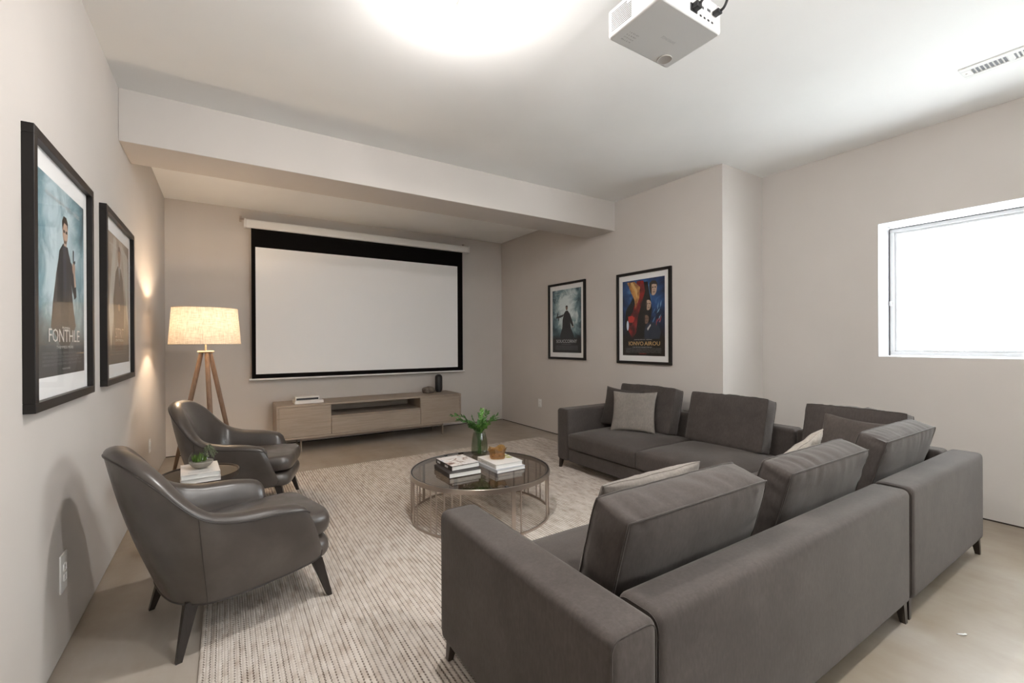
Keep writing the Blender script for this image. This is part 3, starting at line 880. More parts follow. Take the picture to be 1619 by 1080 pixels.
b1 = book('lower white book under the bowl on the side table', 0.195, 0.29, 0.026, (0.442, -3.055, STZ+0.0005), 0.05, cover_white, 'books on the side table', 'x+')
b2 = book('upper white book carrying the glass bowl on the side table', 0.190, 0.285, 0.028, (0.440, -3.060, STZ+0.027), 0.07, cover_white, 'books on the side table', 'x+')
text_obj('lettering', 'kromattara a', 0.020, ink, b2, (0.0, -0.105, 0.0284), rot=(0, 0, 0), width=0.12)
# glass bowl
BZ0 = STZ+0.0555
gb = thing('glass_bowl', 'small clear glass bowl terrarium with gravel and green plants on white books', 'bowl', (0.447, -3.07, BZ0))
bm = new_bm()
prof = [(0.0, 0.003), (0.022, 0.004), (0.045, 0.016), (0.060, 0.036), (0.064, 0.056), (0.058, 0.080), (0.044, 0.100)]
add_lathe(bm, prof, 40)
obj('bowl', bm, 'clear_bowl', gb)
bm = new_bm(); add_lathe(bm, [(0.0, 0.0), (0.020, 0.0), (0.046, 0.014), (0.0625, 0.038), (0.061, 0.044), (0.0, 0.040)], 40); obj('gravel', bm, 'sand', gb)
bm = new_bm()
rnd = random.Random(3)
for k in range(110):
    a = rnd.uniform(0, 2*PI); r = 0.036*math.sqrt(rnd.random())
    cx, cy = r*math.cos(a)-0.010, r*math.sin(a)
    hgt = rnd.uniform(0.025, 0.055); a2 = rnd.uniform(0, 2*PI); sp = rnd.uniform(0.004, 0.014)
    b0 = Vector((cx, cy, 0.040)); tip = b0+Vector((sp*math.cos(a2), sp*math.sin(a2), hgt))
    side = Vector((-math.sin(a2), math.cos(a2), 0))*0.004
    mid = b0.lerp(tip, 0.5)
    vs = [bm.verts.new(p) for p in (b0, mid+side, tip, mid-side)]
    bm.faces.new(vs)
o = obj('succulent', bm, 'moss', gb, smooth=False); o['kind'] = 'stuff'
bm = new_bm()
for k in range(11):
    a = rnd.uniform(-1.3, 1.1); p0 = Vector((0.01, 0, 0.05)); p1 = Vector((0.045*math.cos(a), 0.045*math.sin(a), 0.122+rnd.uniform(-0.006, 0.010))); p2 = Vector((0.078*math.cos(a), 0.078*math.sin(a), 0.085-rnd.uniform(0, 0.02)))
    path = smooth_path([p0, p1, p2], 7)
    add_tube(bm, path, 0.0008, 4)
    for q in path[2:]:
        for z in range(3):
            d = Vector((rnd.uniform(-1, 1), rnd.uniform(-1, 1), rnd.uniform(-1, 1))).normalized()
            e = d.orthogonal().normalized()
            c0 = q+d*0.004
            vs = [bm.verts.new(x) for x in (q, c0+e*0.003, q+d*0.009, c0-e*0.003)]
            bm.faces.new(vs)
o = obj('trailing_plant', bm, 'leaf_dark', gb, smooth=False); o['kind'] = 'stuff'

# ------------------------------------------------------------------ coffee table
TC = Vector((2.194, -3.393, 0)); TR, TZ = 0.522, 0.343
t = thing('coffee_table', 'round coffee table with smoked glass top and nickel bar cage base', 'table', TC)
bm = new_bm(); add_lathe(bm, [(TR-0.016, TZ-0.032), (TR, TZ-0.032), (TR, TZ-0.001), (TR-0.001, TZ), (TR-0.008, TZ), (TR-0.009, TZ-0.003), (TR-0.016, TZ-0.010), (TR-0.016, TZ-0.032)], 128); obj('top_ring', bm, 'steel', t)
bm = new_bm(); add_lathe(bm, [(0.0, TZ-0.010), (TR-0.0165, TZ-0.010), (TR-0.0165, TZ-0.002), (0.0, TZ-0.002)], 96); obj('glass_top', bm, 'smoked', t)
bm = new_bm(); add_lathe(bm, [(TR-0.0165, TZ-0.0015), (TR-0.0085, TZ-0.0005), (TR-0.0090, TZ-0.004), (TR-0.0165, TZ-0.004), (TR-0.0165, TZ-0.0015)], 96); obj('gasket', bm, 'black', t)
bm = new_bm(); add_lathe(bm, [(TR-0.010, RT), (TR, RT), (TR, RT+0.016), (TR-0.010, RT+0.016), (TR-0.010, RT)], 128); obj('base_ring', bm, 'steel', t)
def cage_bar(deg, wd, th=0.008):
    a = math.radians(deg); r = TR-0.006
    bm = new_bm(); add_box(bm, -th/2, th/2, -wd/2, wd/2, RT+0.014, TZ-0.030, 0.001, 1)
    o = obj('cage_bar' if wd > 0.015 else 'cage_rod', bm, 'steel', t, smooth=False)
    o.location = (r*math.cos(a), r*math.sin(a), 0); o.rotation_euler = (0, 0, a)
for d_, w_ in ((176, 0.030), (184, 0.010), (201.5, 0.010), (207, 0.010), (214, 0.010), (220.5, 0.010), (227, 0.010), (266, 0.030), (272.5, 0.010),
               (308, 0.030), (315, 0.010), (341, 0.010), (353, 0.010), (359.5, 0.010), (11, 0.010), (15.8, 0.010), (28, 0.010), (46, 0.030), (53, 0.010),
               (86, 0.030), (92, 0.010), (123.5, 0.030), (130, 0.010), (150, 0.010), (156, 0.010)):
    cage_bar(d_, w_)
for d_ in (98.0, 262.0):
    a = math.radians(d_)
    bm = new_bm(); add_box(bm, -0.03, 0.004, -0.011, 0.011, TZ-0.026, TZ+0.001, 0.002, 1)
    o = obj('glass_clip', bm, 'black', t); o.location = ((TR-0.018)*math.cos(a), (TR-0.018)*math.sin(a), 0); o.rotation_euler = (0, 0, a)

# cover art for the top-left book
m = mat('photo_cover', (0.6, 0.5, 0.45), 0.35)
v = coords(m, (1, 1, 1)); a_ = noise_tex(m, v, 11, 5, 0.6, 1.2)
L(m, ramp(m, a_, [(0.30, (0.05, 0.03, 0.025)), (0.40, (0.22, 0.10, 0.06)), (0.47, (0.70, 0.64, 0.60)), (0.60, (0.75, 0.72, 0.70)), (0.68, (0.06, 0.08, 0.20)), (0.76, (0.5, 0.4, 0.34))]), bsdf(m).inputs['Base Color'])
M['photo_cover'] = m
bz = TZ+0.0005
bk = book('thick dark-spined book at the bottom of the left stack', 0.250, 0.285, 0.034, (2.005, -3.385, bz), -0.03, cover_dark, 'books in the left stack on the coffee table', 'x-')
bk = book('thick book with a brown and white photo cover, top of the left stack', 0.225, 0.270, 0.034, (2.025, -3.345, bz+0.0345), 0.02, cover_dark, 'books in the left stack on the coffee table', 'x-')
o = box_obj('cover_picture', (-0.110, 0.112, -0.134, 0.134, 0.0341, 0.0345), 'photo_cover', bk)
for ya, yb in ((-0.07, -0.02), (0.06, 0.11)):
    box_obj('spine_label', (-0.1131, -0.1124, ya, yb, 0.010, 0.024), white_ink, bk)
bk = book('pale grey hardback at the bottom of the right stack', 0.250, 0.300, 0.024, (2.335, -3.455, bz), 0.02, cover_grey, 'books in the right stack on the coffee table', 'x-')
bk = book('white hardback under the amber glass dish on the right stack', 0.232, 0.285, 0.032, (2.335, -3.440, bz+0.0245), 0.0, cover_white, 'books in the right stack on the coffee table', 'x-')
text_obj('lettering', 'NARMEE KENSOT', 0.016, ink, bk, (-0.1163, -0.02, 0.009), rot=(PI/2, 0, -PI/2), width=0.20)
patch_mat = mat('yellow_green_patch', (0.33, 0.36, 0.03), 0.6)  # yellow-green for the leaf-shaped patches laid on the book cover
bm = new_bm()
rnd = random.Random(5)
for k in range(9):
    cx, cy = 0.075+rnd.uniform(-0.03, 0.03), 0.03+rnd.uniform(-0.045, 0.045); a = rnd.uniform(-0.6, 0.6)
    pts = [(0.026*math.cos(q), 0.008*math.sin(q)) for q in [2*PI*i/10 for i in range(10)]]
    bm.faces.new([bm.verts.new((cx+x*math.cos(a)-y*math.sin(a), cy+x*math.sin(a)+y*math.cos(a), 0.0323+k*0.00002)) for x, y in pts])
obj('cover_patch', bm, patch_mat, bk, smooth=False)
# amber dish
bm = new_bm()
def ruff(a, z): return (1+0.10*math.cos(4*a+0.6)+0.05*math.sin(7*a+z*60))*(1+0.07*math.sin(5*a+2)*z/0.07)
prof = [(0.0, 0.002), (0.040, 0.001), (0.050, 0.006), (0.055, 0.020), (0.052, 0.040), (0.058, 0.060), (0.062, 0.072), (0.056, 0.068), (0.047, 0.042), (0.048, 0.022), (0.040, 0.012), (0.0, 0.010)]
add_lathe(bm, prof, 48, fn=ruff)
for v_ in bm.verts:
    if v_.co.z > 0.05: v_.co.z += 0.010*math.sin(4*math.atan2(v_.co.y, v_.co.x)+1.0)
o = obj('glass_dish', bm, 'amber'); o.scale = (1.15, 1.15, 1.1); o.location = (2.325, -3.42, bz+0.0567); o.rotation_euler = (0, 0, 0.5)
tag(o, 'amber glass dish with ruffled rim on the white book', 'dish')

# vase and greenery
VX, VY = 2.372, -3.050
vz = TZ+0.0005
bm = new_bm()
prof = [(0.0, 0.0), (0.040, 0.0), (0.050, 0.006), (0.056, 0.020), (0.0575, 0.045), (0.056, 0.09), (0.051, 0.14), (0.044, 0.175), (0.041, 0.19), (0.037, 0.19), (0.047, 0.14), (0.052, 0.09), (0.053, 0.045), (0.050, 0.018), (0.0, 0.012)]
add_lathe(bm, [(r*1.22, z) for r, z in prof], 64, fn=lambda a, z: 1+0.018*math.cos(16*a))
vase = obj('glass_vase', bm, 'vase_glass'); vase.location = (VX, VY, vz)
tag(vase, 'ribbed green-grey glass vase behind the books on the coffee table', 'vase')
gr = thing('greenery', 'leafy green branches standing in the ribbed glass vase', 'plant', (VX, VY, vz+0.013))
rnd = random.Random(11)
def sprig(p_end, bend, nleaf, length=0.050, mt='leaf'):
    p0 = Vector((rnd.uniform(-0.02, 0.02), rnd.uniform(-0.02, 0.02), 0.002))
    p1 = Vector((p_end[0]*0.13, p_end[1]*0.13, 0.17)); p3 = Vector(p_end); p2 = p1.lerp(p3, 0.5)+Vector((0, 0, bend))
    path = smooth_path([p0, p1, p2, p3], 8)
    bm = new_bm(); add_tube(bm, path, [0.0022-0.0014*i/len(path) for i in range(len(path))], 5)
    st = 9
    for i in range(nleaf):
        f = st+(len(path)-1-st)*i/(nleaf-1); k = int(f); q = path[k].lerp(path[min(k+1, len(path)-1)], f-k)
        tg = (path[min(k+1, len(path)-1)]-path[k-1]).normalized()
        sd = tg.cross(Vector((0, 0, 1))); sd = sd.normalized() if sd.length > 0.1 else Vector((1, 0, 0))
        for s_ in (-1, 1):
            d = (sd*s_*rnd.uniform(0.6, 1.0)+tg*rnd.uniform(0.5, 1.0)+Vector((0, 0, rnd.uniform(-0.4, 0.6)))).normalized()
            n_ = d.cross(tg).normalized() if d.cross(tg).length > 0.05 else Vector((0, 0, 1))
            wv = d.cross(n_).normalized(); ll = length*rnd.uniform(0.65, 1.1)*(1-0.25*i/nleaf); wd = ll*0.24
            A = [q, q+d*ll*0.3+wv*wd, q+d*ll*0.7+wv*wd*0.8-n_*0.002, q+d*ll-n_*0.006, q+d*ll*0.7-wv*wd*0.8-n_*0.002, q+d*ll*0.3-wv*wd]
            mid = bm.verts.new(q+d*ll*0.5+n_*0.003)
            vs = [bm.verts.new(x) for x in A]
            for j in range(6): bm.faces.new((vs[j], vs[(j+1) % 6], mid))
    o = obj('sprig', bm, mt, gr, smooth=False)
# screen-right direction in the room ~ (0.84,-0.54)
R_ = Vector((0.84, -0.54, 0)); F_ = Vector((0.54, 0.84, 0))
for a_, f_, z_, bnd, nl, mt in ((-0.235, 0.02, 0.315, 0.055, 13, 'leaf'), (-0.17, -0.05, 0.285, 0.04, 11, 'leaf'), (-0.12, 0.05, 0.26, 0.03, 9, 'leaf'),
                        (0.02, 0.0, 0.355, 0.0, 10, 'leaf2'), (0.06, 0.05, 0.335, 0.0, 9, 'leaf'), (0.145, 0.0, 0.315, 0.02, 11, 'leaf'),
                        (0.10, -0.08, 0.29, 0.01, 9, 'leaf2'), (-0.05, -0.08, 0.26, 0.01, 9, 'leaf'), (0.0, 0.10, 0.30, 0.0, 9, 'leaf'), (0.13, 0.07, 0.275, 0.02, 9, 'leaf'),
                        (-0.06, 0.0, 0.30, 0.0, 8, 'leaf'), (0.04, -0.05, 0.25, 0.0, 8, 'leaf'), (0.02, 0.03, 0.27, 0.0, 9, 'leaf'), (-0.09, 0.04, 0.235, 0.01, 9, 'leaf'), (0.08, 0.0, 0.24, 0.01, 9, 'leaf2'), (-0.03, -0.03, 0.22, 0.0, 8, 'leaf'), (0.03, 0.06, 0.21, 0.0, 8, 'leaf'), (-0.14, 0.0, 0.27, 0.03, 10, 'leaf')):
    sprig(R_*a_+F_*f_+Vector((0, 0, z_)), bnd, nl, 0.052, mt)

# ------------------------------------------------------------------ media console
CX_0, CX_1, CYF_, CYB = 1.062, 3.398, -0.62, -0.10
Z0, Z1 = 0.165, 0.565
con = thing('media_console', 'low washed oak media console with open niche under the screen', 'console', (2.23, -0.36, 0))
def cp(name, dims, mt='oak', bevel=0.002): return P(box_obj(name, dims, mt, con, bevel, 1), con)
TP = 0.022
cp('top_panel', (CX_0, CX_1, CYF_, CYB, Z1-TP, Z1)); cp('bottom_panel', (CX_0, CX_1, CYF_, CYB, Z0, Z0+TP))
cp('side_panel', (CX_0, CX_0+TP, CYF_, CYB, Z0+TP, Z1-TP)); cp('side_panel', (CX_1-TP, CX_1, CYF_, CYB, Z0+TP, Z1-TP))
cp('back_panel', (CX_0+TP, CX_1-TP, CYB-0.012, CYB-0.002, Z0+TP, Z1-TP), bevel=0)
XA, XB = 1.646, 2.80
for x in (XA, XB): cp('divider', (x-0.009, x+0.009, CYF_+0.022, CYB-0.012, Z0+TP, Z1-TP), bevel=0)
NZ = 0.408
cp('shelf', (XA+0.009, XB-0.009, CYF_+0.004, CYB-0.012, NZ-0.018, NZ), bevel=0.001)
cp('door', (CX_0+TP+0.002, XA+0.006, CYF_+0.001, CYF_+0.020, Z0+TP+0.003, Z1-TP-0.003))
cp('door', (XB-0.006, CX_1-TP-0.002, CYF_+0.001, CYF_+0.020, Z0+TP+0.003, Z1-TP-0.003))
cp('drawer_front', (XA+0.010, XB-0.010, CYF_+0.001, CYF_+0.020, Z0+TP+0.003, NZ-0.021))
cp('plinth_rail', (CX_0+0.27, CX_1-0.27, CYF_+0.06, CYF_+0.09, Z0-0.035, Z0-0.001)); cp('plinth_rail', (CX_0+0.27, CX_1-0.27, CYB-0.09, CYB-0.06, Z0-0.035, Z0-0.001))
for x in (1.325, 3.14):
    for y in (CYF_+0.06, CYB-0.085):
        cp('leg', (x-0.007, x+0.007, y-0.002, y+0.045, 0, Z0-0.001), 'oak')
bk = book('pale hardback, lower of the two books on the console', 0.32, 0.24, 0.034, (1.42, -0.40, Z1+0.0005), 0.03, cover_white, 'books on the console', 'y-')
bk2 = book('white and black paperback lying on the pale book on the console', 0.265, 0.19, 0.046, (1.405, -0.40, Z1+0.035), 0.0, cover_white, 'books on the console', 'y-')
box_obj('spine_band', (-0.122, 0.122, -0.0960, -0.0950, 0.006, 0.030), 'black', bk2)
# rock
bm = new_bm(); bmesh.ops.create_icosphere(bm, subdivisions=4, radius=1.0)
for v_ in bm.verts:
    n_ = v_.co.normalized()
    k = 1+0.16*noise.noise(n_*1.6+Vector((3, 1, 0)))+0.06*noise.noise(n_*4)
    z = n_.z*0.056*k; 
    v_.co = Vector((n_.x*0.098*k, n_.y*0.070*k, max(z, -0.036)))
m = mat('brown_stone', (0.16, 0.13, 0.105), 0.85); M['stone'] = m
v = coords(m); L(m, ramp(m, noise_tex(m, v, 18, 6), [(0.35, (0.09, 0.07, 0.058)), (0.65, (0.22, 0.185, 0.15))]), bsdf(m).inputs['Base Color']); bump(m, noise_tex(m, v, 60, 4), 0.5, 0.004)
o = obj('stone', bm, 'stone', angle=80); o.location = (3.035, -0.30, Z1+0.0365); tag(o, 'rough brown stone ornament beside the black vase on the console', 'stone')
bm = new_bm(); add_lathe(bm, [(0.0, 0), (0.035, 0), (0.050, 0.028), (0.053, 0.05), (0.053, 0.21), (0.048, 0.235), (0.030, 0.252), (0.024, 0.256), (0.020, 0.25), (0.020, 0.22), (0.0, 0.22)], 48, fn=lambda a, z: 1+0.03*math.cos(14*a))
o = obj('vase', bm, 'black', angle=50); o.location = (3.215, -0.25, Z1+0.0005); tag(o, 'black fluted vase at the right end of the console', 'vase')

# ------------------------------------------------------------------ projector screen
ps = thing('projector_screen', 'pulled-down projector screen with black borders on the far wall', 'screen', (2.28, -0.09, 2.69))
def pp(name, dims, mt, bevel=0.0, seg=2): return P(box_obj(name, dims, mt, ps, bevel, seg), ps)
bm = new_bm(); add_box(bm, 0.785, 3.782, -0.125, -0.04, 2.692, 2.795, 0.022, 4); P(obj('case', bm, 'white_gloss', ps), ps)
pp('end_cap', (0.772, 0.787, -0.128, -0.037, 2.689, 2.798), 'white', 0.018, 3); pp('end_cap', (3.780, 3.793, -0.128, -0.037, 2.689, 2.798), 'white', 0.018, 3)
pp('black_border', (0.843, 3.690, -0.0915, -0.0885, 0.855, 2.70), 'screen_black')
scr = mat('screen_fabric', (0.90, 0.89, 0.885), 0.75, spec=0.25); M['scr'] = scr
pp('white_surface', (0.887, 3.602, -0.0925, -0.0916, 0.913, 2.468), 'scr')
bm = new_bm(); add_tube(bm, [(0.815, -0.09, 0.848), (3.72, -0.09, 0.848)], 0.0115, 12); P(obj('bottom_bar', bm, 'white_gloss', ps), ps)
for x in (0.735, 3.745):
    bm = new_bm(); add_box(bm, x-0.012, x+0.012, -0.035, -0.001, 2.775, 2.84, 0.002, 1); add_box(bm, x-0.010, x+0.060 if x < 1 else x+0.010, -0.09, -0.03, 2.797, 2.803, 0.001, 1)
    P(obj('wall_bracket', bm, 'steel', ps), ps)

# ------------------------------------------------------------------ floor lamp
LX, LY = 0.421, -1.39
lamp = thing('floor_lamp', 'tripod floor lamp with lit linen drum shade in the far left corner', 'lamp', (LX, LY, 0))
bm = new_bm()
add_lathe(bm, [(0.278, 1.285), (0.2525, 1.612)], 64); 
sh = obj('lamp_shade', bm, 'linen', lamp, angle=80)
bm = new_bm(); add_loop_tube(bm, [(0.2525*math.cos(2*PI*k/64), 0.2525*math.sin(2*PI*k/64), 1.612) for k in range(64)], 0.003, 6); obj('shade_ring', bm, 'linen', lamp)
bm = new_bm(); add_loop_tube(bm, [(0.278*math.cos(2*PI*k/64), 0.278*math.sin(2*PI*k/64), 1.285) for k in range(64)], 0.003, 6); obj('shade_ring', bm, 'linen', lamp)
bm = new_bm()
for k in range(3):
    a = 2*PI*k/3+0.3
    add_tube(bm, [(0.012*math.cos(a), 0.012*math.sin(a), 1.56), (0.2515*math.cos(a), 0.2515*math.sin(a), 1.605)], 0.0022, 6)
obj('shade_spider', bm, 'brass', lamp)
bm = new_bm(); add_tube(bm, [(0, 0, 1.222), (0, 0, 1.40)], 0.007, 10); add_tube(bm, [(0, 0, 1.40), (0, 0, 1.44)], 0.018, 12)
for s_ in (-1, 1): add_tube(bm, [(s_*0.016, 0, 1.40), (s_*0.055, 0, 1.46), (s_*0.045, 0, 1.53), (0, 0, 1.562)], 0.0018, 5)
obj('rod', bm, 'brass', lamp)
bm = new_bm(); add_lathe(bm, [(0, 1.208), (0.060, 1.208), (0.066, 1.216), (0.060, 1.224), (0, 1.224)], 40); obj('hub', bm, 'brass', lamp)
bm = new_bm(); add_lathe(bm, [(0, 1.438), (0.012, 1.440), (0.028, 1.468), (0.030, 1.485), (0.022, 1.505), (0, 1.512)], 20); obj('light_bulb', bm, 'bulb_warm', lamp)
# legs: screen left, screen right, towards the viewer/away
LR, LV = Vector((0.9995, 0.031, 0)), Vector((-0.031, 0.9995, 0))
for vec in (LR*-0.267+LV*0.10, LR*0.256+LV*0.12, LR*0.060-LV*0.27):
    d = vec.normalized(); p0 = d*0.035+Vector((0, 0, 1.210)); p1 = vec+Vector((0, 0, 0.0))
    path = [p0.lerp(p1, k/8) for k in range(9)]
    bm = new_bm(); add_tube(bm, path, [0.0175, 0.019, 0.020, 0.020, 0.019, 0.0175, 0.016, 0.014, 0.011], 14)
    for v_ in bm.verts: v_.co.z = max(v_.co.z, 0.0)
    obj('leg', bm, 'walnut', lamp)
bm = new_bm(); add_tube(bm, smooth_path([(0.0, 0, 1.208), (0.004, -0.01, 0.9), (0.012, -0.012, 0.5), (0.0, 0.0, 0.10), (0.0, 0.10, 0.006), (-0.10, 0.5, 0.006), (-0.36, 0.62, 0.006)], 8), 0.0028, 6); obj('cord', bm, 'brass', lamp)

# ------------------------------------------------------------------ outlets
def outlet(label, loc, rz, w=0.075, h=0.118):
    t = thing('wall_outlet', label, 'outlet', loc, rz, 'white wall outlets')
    box_obj('cover_plate', (-w/2, w/2, -0.006, 0.0, -h/2, h/2), 'white', t, 0.0025, 2)
    for s in (-1, 1):
        bm = new_bm(); add_box(bm, -0.0165, 0.0165, -0.0085, -0.006, s*0.0205-0.0145, s*0.0205+0.0145, 0.004, 2); r = obj('receptacle', bm, 'white', t)
        bm = new_bm()
        for q in (-1, 1): add_box(bm, q*0.0065-0.001, q*0.0065+0.001, -0.0088, -0.0084, s*0.0205-0.001, s*0.0205+0.007)
        add_box(bm, -0.002, 0.002, -0.0088, -0.0084, s*0.0205-0.010, s*0.0205-0.006)
        obj('slot', bm, 'slot_dark', r)
    bm = new_bm(); add_lathe(bm, [(0, 0), (0.003, 0), (0.003, 0.001), (0, 0.001)], 10); o = obj('screw', bm, 'white', t); o.location = (0, -0.006, 0); o.rotation_euler = (PI/2, 0, 0)
    return t
outlet('white wall outlet on the left wall behind the nearest armchair', (0.0, -3.80, 0.345), PI/2, 0.085, 0.155)
outlet('white wall outlet on the left wall near the tripod lamp', (0.0, -1.284, 0.384), PI/2)
outlet('white wall outlet on the right wall near the far corner', (W, -1.072, 0.397), -PI/2)

# ------------------------------------------------------------------ ceiling vent
vt = thing('ceiling_vent', 'white slotted ceiling air vent near the window', 'vent', (4.43, -5.75, H))
VL = 0.46
bm = new_bm()
y1, y0 = 0.205, -0.26     # length runs along Y
x0, x1 = -0.082, 0.082
zt_, zb_ = 0.0, -0.008
add_box(bm, x0, -0.042, y0, y1, zb_, zt_, 0.002, 1); add_box(bm, 0.042, x1, y0, y1, zb_, zt_, 0.002, 1)
add_box(bm, -0.042, 0.042, y1-0.045, y1, zb_, zt_, 0.002, 1); add_box(bm, -0.042, 0.042, y0, y0+0.04, zb_, zt_, 0.002, 1); add_box(bm, -0.042, 0.042, -0.010, 0.008, zb_, zt_)
obj('frame', bm, 'white', vt)
bm = new_bm(); add_box(bm, -0.042, 0.042, y0+0.04, y1-0.045, -0.0008, -0.0002); obj('backing', bm, 'vent_dark', vt)
proto = None
for (a, b, tl) in ((0.008, 0.160, 0.5), (-0.220, -0.010, -0.5)):
    n = int((b-a)/0.017)
    for k in range(n+1):
        yv = a+(b-a)*k/n
        if proto is None:
            bm = new_bm(); add_box(bm, -0.041, 0.041, -0.004, 0.004, -0.0065, -0.0045); proto = obj('louvre', bm, 'white', vt, smooth=False); o = proto
        else:
            o = proto.copy(); COL.objects.link(o); o.parent = vt
        o.location = (0, yv, 0); o.rotation_euler = (tl, 0, 0)
bm = new_bm(); add_lathe(bm, [(0, -0.0095), (0.004, -0.009), (0.005, -0.008)], 10, 0.0, y1-0.02); obj('screw', bm, 'steel', vt)

# ------------------------------------------------------------------ projector
pj = thing('projector', 'white ceiling-mounted video projector with black cables', 'projector', (2.170, -5.103, 2.60))
PW, PD, PH = 0.392/2, 0.285/2, 0.112
bm = new_bm()
vs = add_box(bm, -PW, PW, -PD, PD, 0, PH, 0.0)
es = [e for e in bm.edges if abs(e.verts[0].co.z-e.verts[1].co.z) > 0.05]
bmesh.ops.bevel(bm, geom=es, offset=0.018, segments=4, profile=0.5, affect='EDGES')
es = [e for e in bm.edges if abs(e.verts[0].co.z-e.verts[1].co.z) < 1e-5 and (e.verts[0].co.z < 0.001) and len(e.link_faces) == 2 and any(abs(f.normal.z) < 0.5 for f in e.link_faces)]
bmesh.ops.bevel(bm, geom=es, offset=0.010, segments=3, profile=0.5, affect='EDGES')
o = obj('body', bm, mat('projector_white', (0.66, 0.655, 0.65), 0.45), pj)
for f_ in o.data.polygons:
    if f_.area > 0.003: f_.use_smooth = False
# intake grille on the left side
for k in range(11):
    z = 0.018+k*0.0075
    box_obj('grille_slat', (-PW-0.0012, -PW-0.0002, 0.005 if k < 9 else 0.03, PD-0.025, z, z+0.0032), 'slot_dark', pj)
box_obj('focus_lever', (-0.170, -0.150, PD-0.005, PD+0.010, PH-0.03, PH-0.018), 'slot_dark', pj, 0.002)
# recessed rear port bay
box_obj('port_panel', (-0.03, 0.165, -PD-0.0012, -PD-0.0002, 0.012, 0.095), mat('port_panel_grey', (0.60, 0.59, 0.57), 0.5), pj)
box_obj('power_socket', (-0.022, 0.022, -PD-0.004, -PD-0.001, 0.018, 0.050), 'black', pj, 0.003)
for k in range(4): box_obj('port', (0.040+k*0.026, 0.052+k*0.026, -PD-0.003, -PD-0.001, 0.018, 0.026), 'black', pj, 0.001)
for k, (bx, bz_) in enumerate(((0.045, 0.055), (0.09, 0.060))): box_obj('port', (bx, bx+0.022, -PD-0.003, -PD-0.001, bz_, bz_+0.010), 'slot_dark', pj, 0.001)
bm = new_bm(); add_tube(bm, smooth_path([(0.0, -PD-0.004, 0.034), (0.005, -PD-0.035, 0.045), (0.04, -PD-0.045, 0.12), (0.05, -PD-0.01, 0.24), (0.02, 0.0, 0.338)], 8), 0.0055, 8)
add_box(bm, -0.016, 0.016, -PD-0.030, -PD-0.003, 0.022, 0.046, 0.004, 2); obj('power_cable', bm, 'black', pj)
bm = new_bm(); add_tube(bm, smooth_path([(0.135, -PD-0.003, 0.060), (0.142, -PD-0.045, 0.070), (0.150, -PD-0.050, 0.14), (0.10, -PD-0.0, 0.26), (0.03, 0.01, 0.338)], 8), 0.0055, 8)
add_box(bm, 0.122, 0.150, -PD-0.032, -PD-0.003, 0.052, 0.068, 0.003, 2); obj('video_cable', bm, 'black', pj)
bm = new_bm(); add_tube(bm, [(0, 0.02, PH+0.03), (0, 0.02, 0.335)], 0.022, 20)
add_lathe(bm, [(0, 0.328), (0.065, 0.328), (0.065, 0.339), (0, 0.339)], 32, 0, 0.02)
add_box(bm, -0.06, 0.06, -0.04, 0.08, PH+0.02, PH+0.032, 0.002, 1)
for sx in (-1, 1):
    for sy in (-1, 1): add_tube(bm, [(sx*0.055, 0.02+sy*0.055, PH-0.002), (sx*0.055, 0.02+sy*0.055, PH+0.024)], 0.006, 8)
obj('ceiling_mount', bm, 'white', pj)
# scooped lens recess and its shade, on the underside near the front
bm = new_bm()
add_lathe(bm, [(0.0, -0.001), (0.028, -0.001), (0.032, -0.0035), (0.034, -0.0002)], 28, 0.125, PD-0.045); obj('foot_cup', bm, mat('warm_grey_plastic', (0.42, 0.39, 0.36), 0.5), pj)
bm = new_bm(); add_lathe(bm, [(0.0, 0), (0.038, 0), (0.040, 0.006), (0.034, 0.010), (0.030, 0.004), (0, 0.004)], 28); o = obj('lens', bm, 'black', pj); o.location = (0.115, PD-0.003, 0.055); o.rotation_euler = (-PI/2, 0, 0)
text_obj('lettering', 'SAMSUNGE', 0.020, mat('pale_grey_ink', (0.45, 0.45, 0.46), 0.6), pj, (0.03, -0.005, -0.0006), rot=(PI, 0, PI), width=0.085)
for k in range(4):
    text_obj('lettering', ['A1 E 3 NE', 'II M 2 A LS', 'OE R T 4', 'CE UL S 1'][k], 0.010, ink, pj, (-0.125, 0.10-k*0.016, -0.0006), rot=(PI, 0, PI), width=0.055)

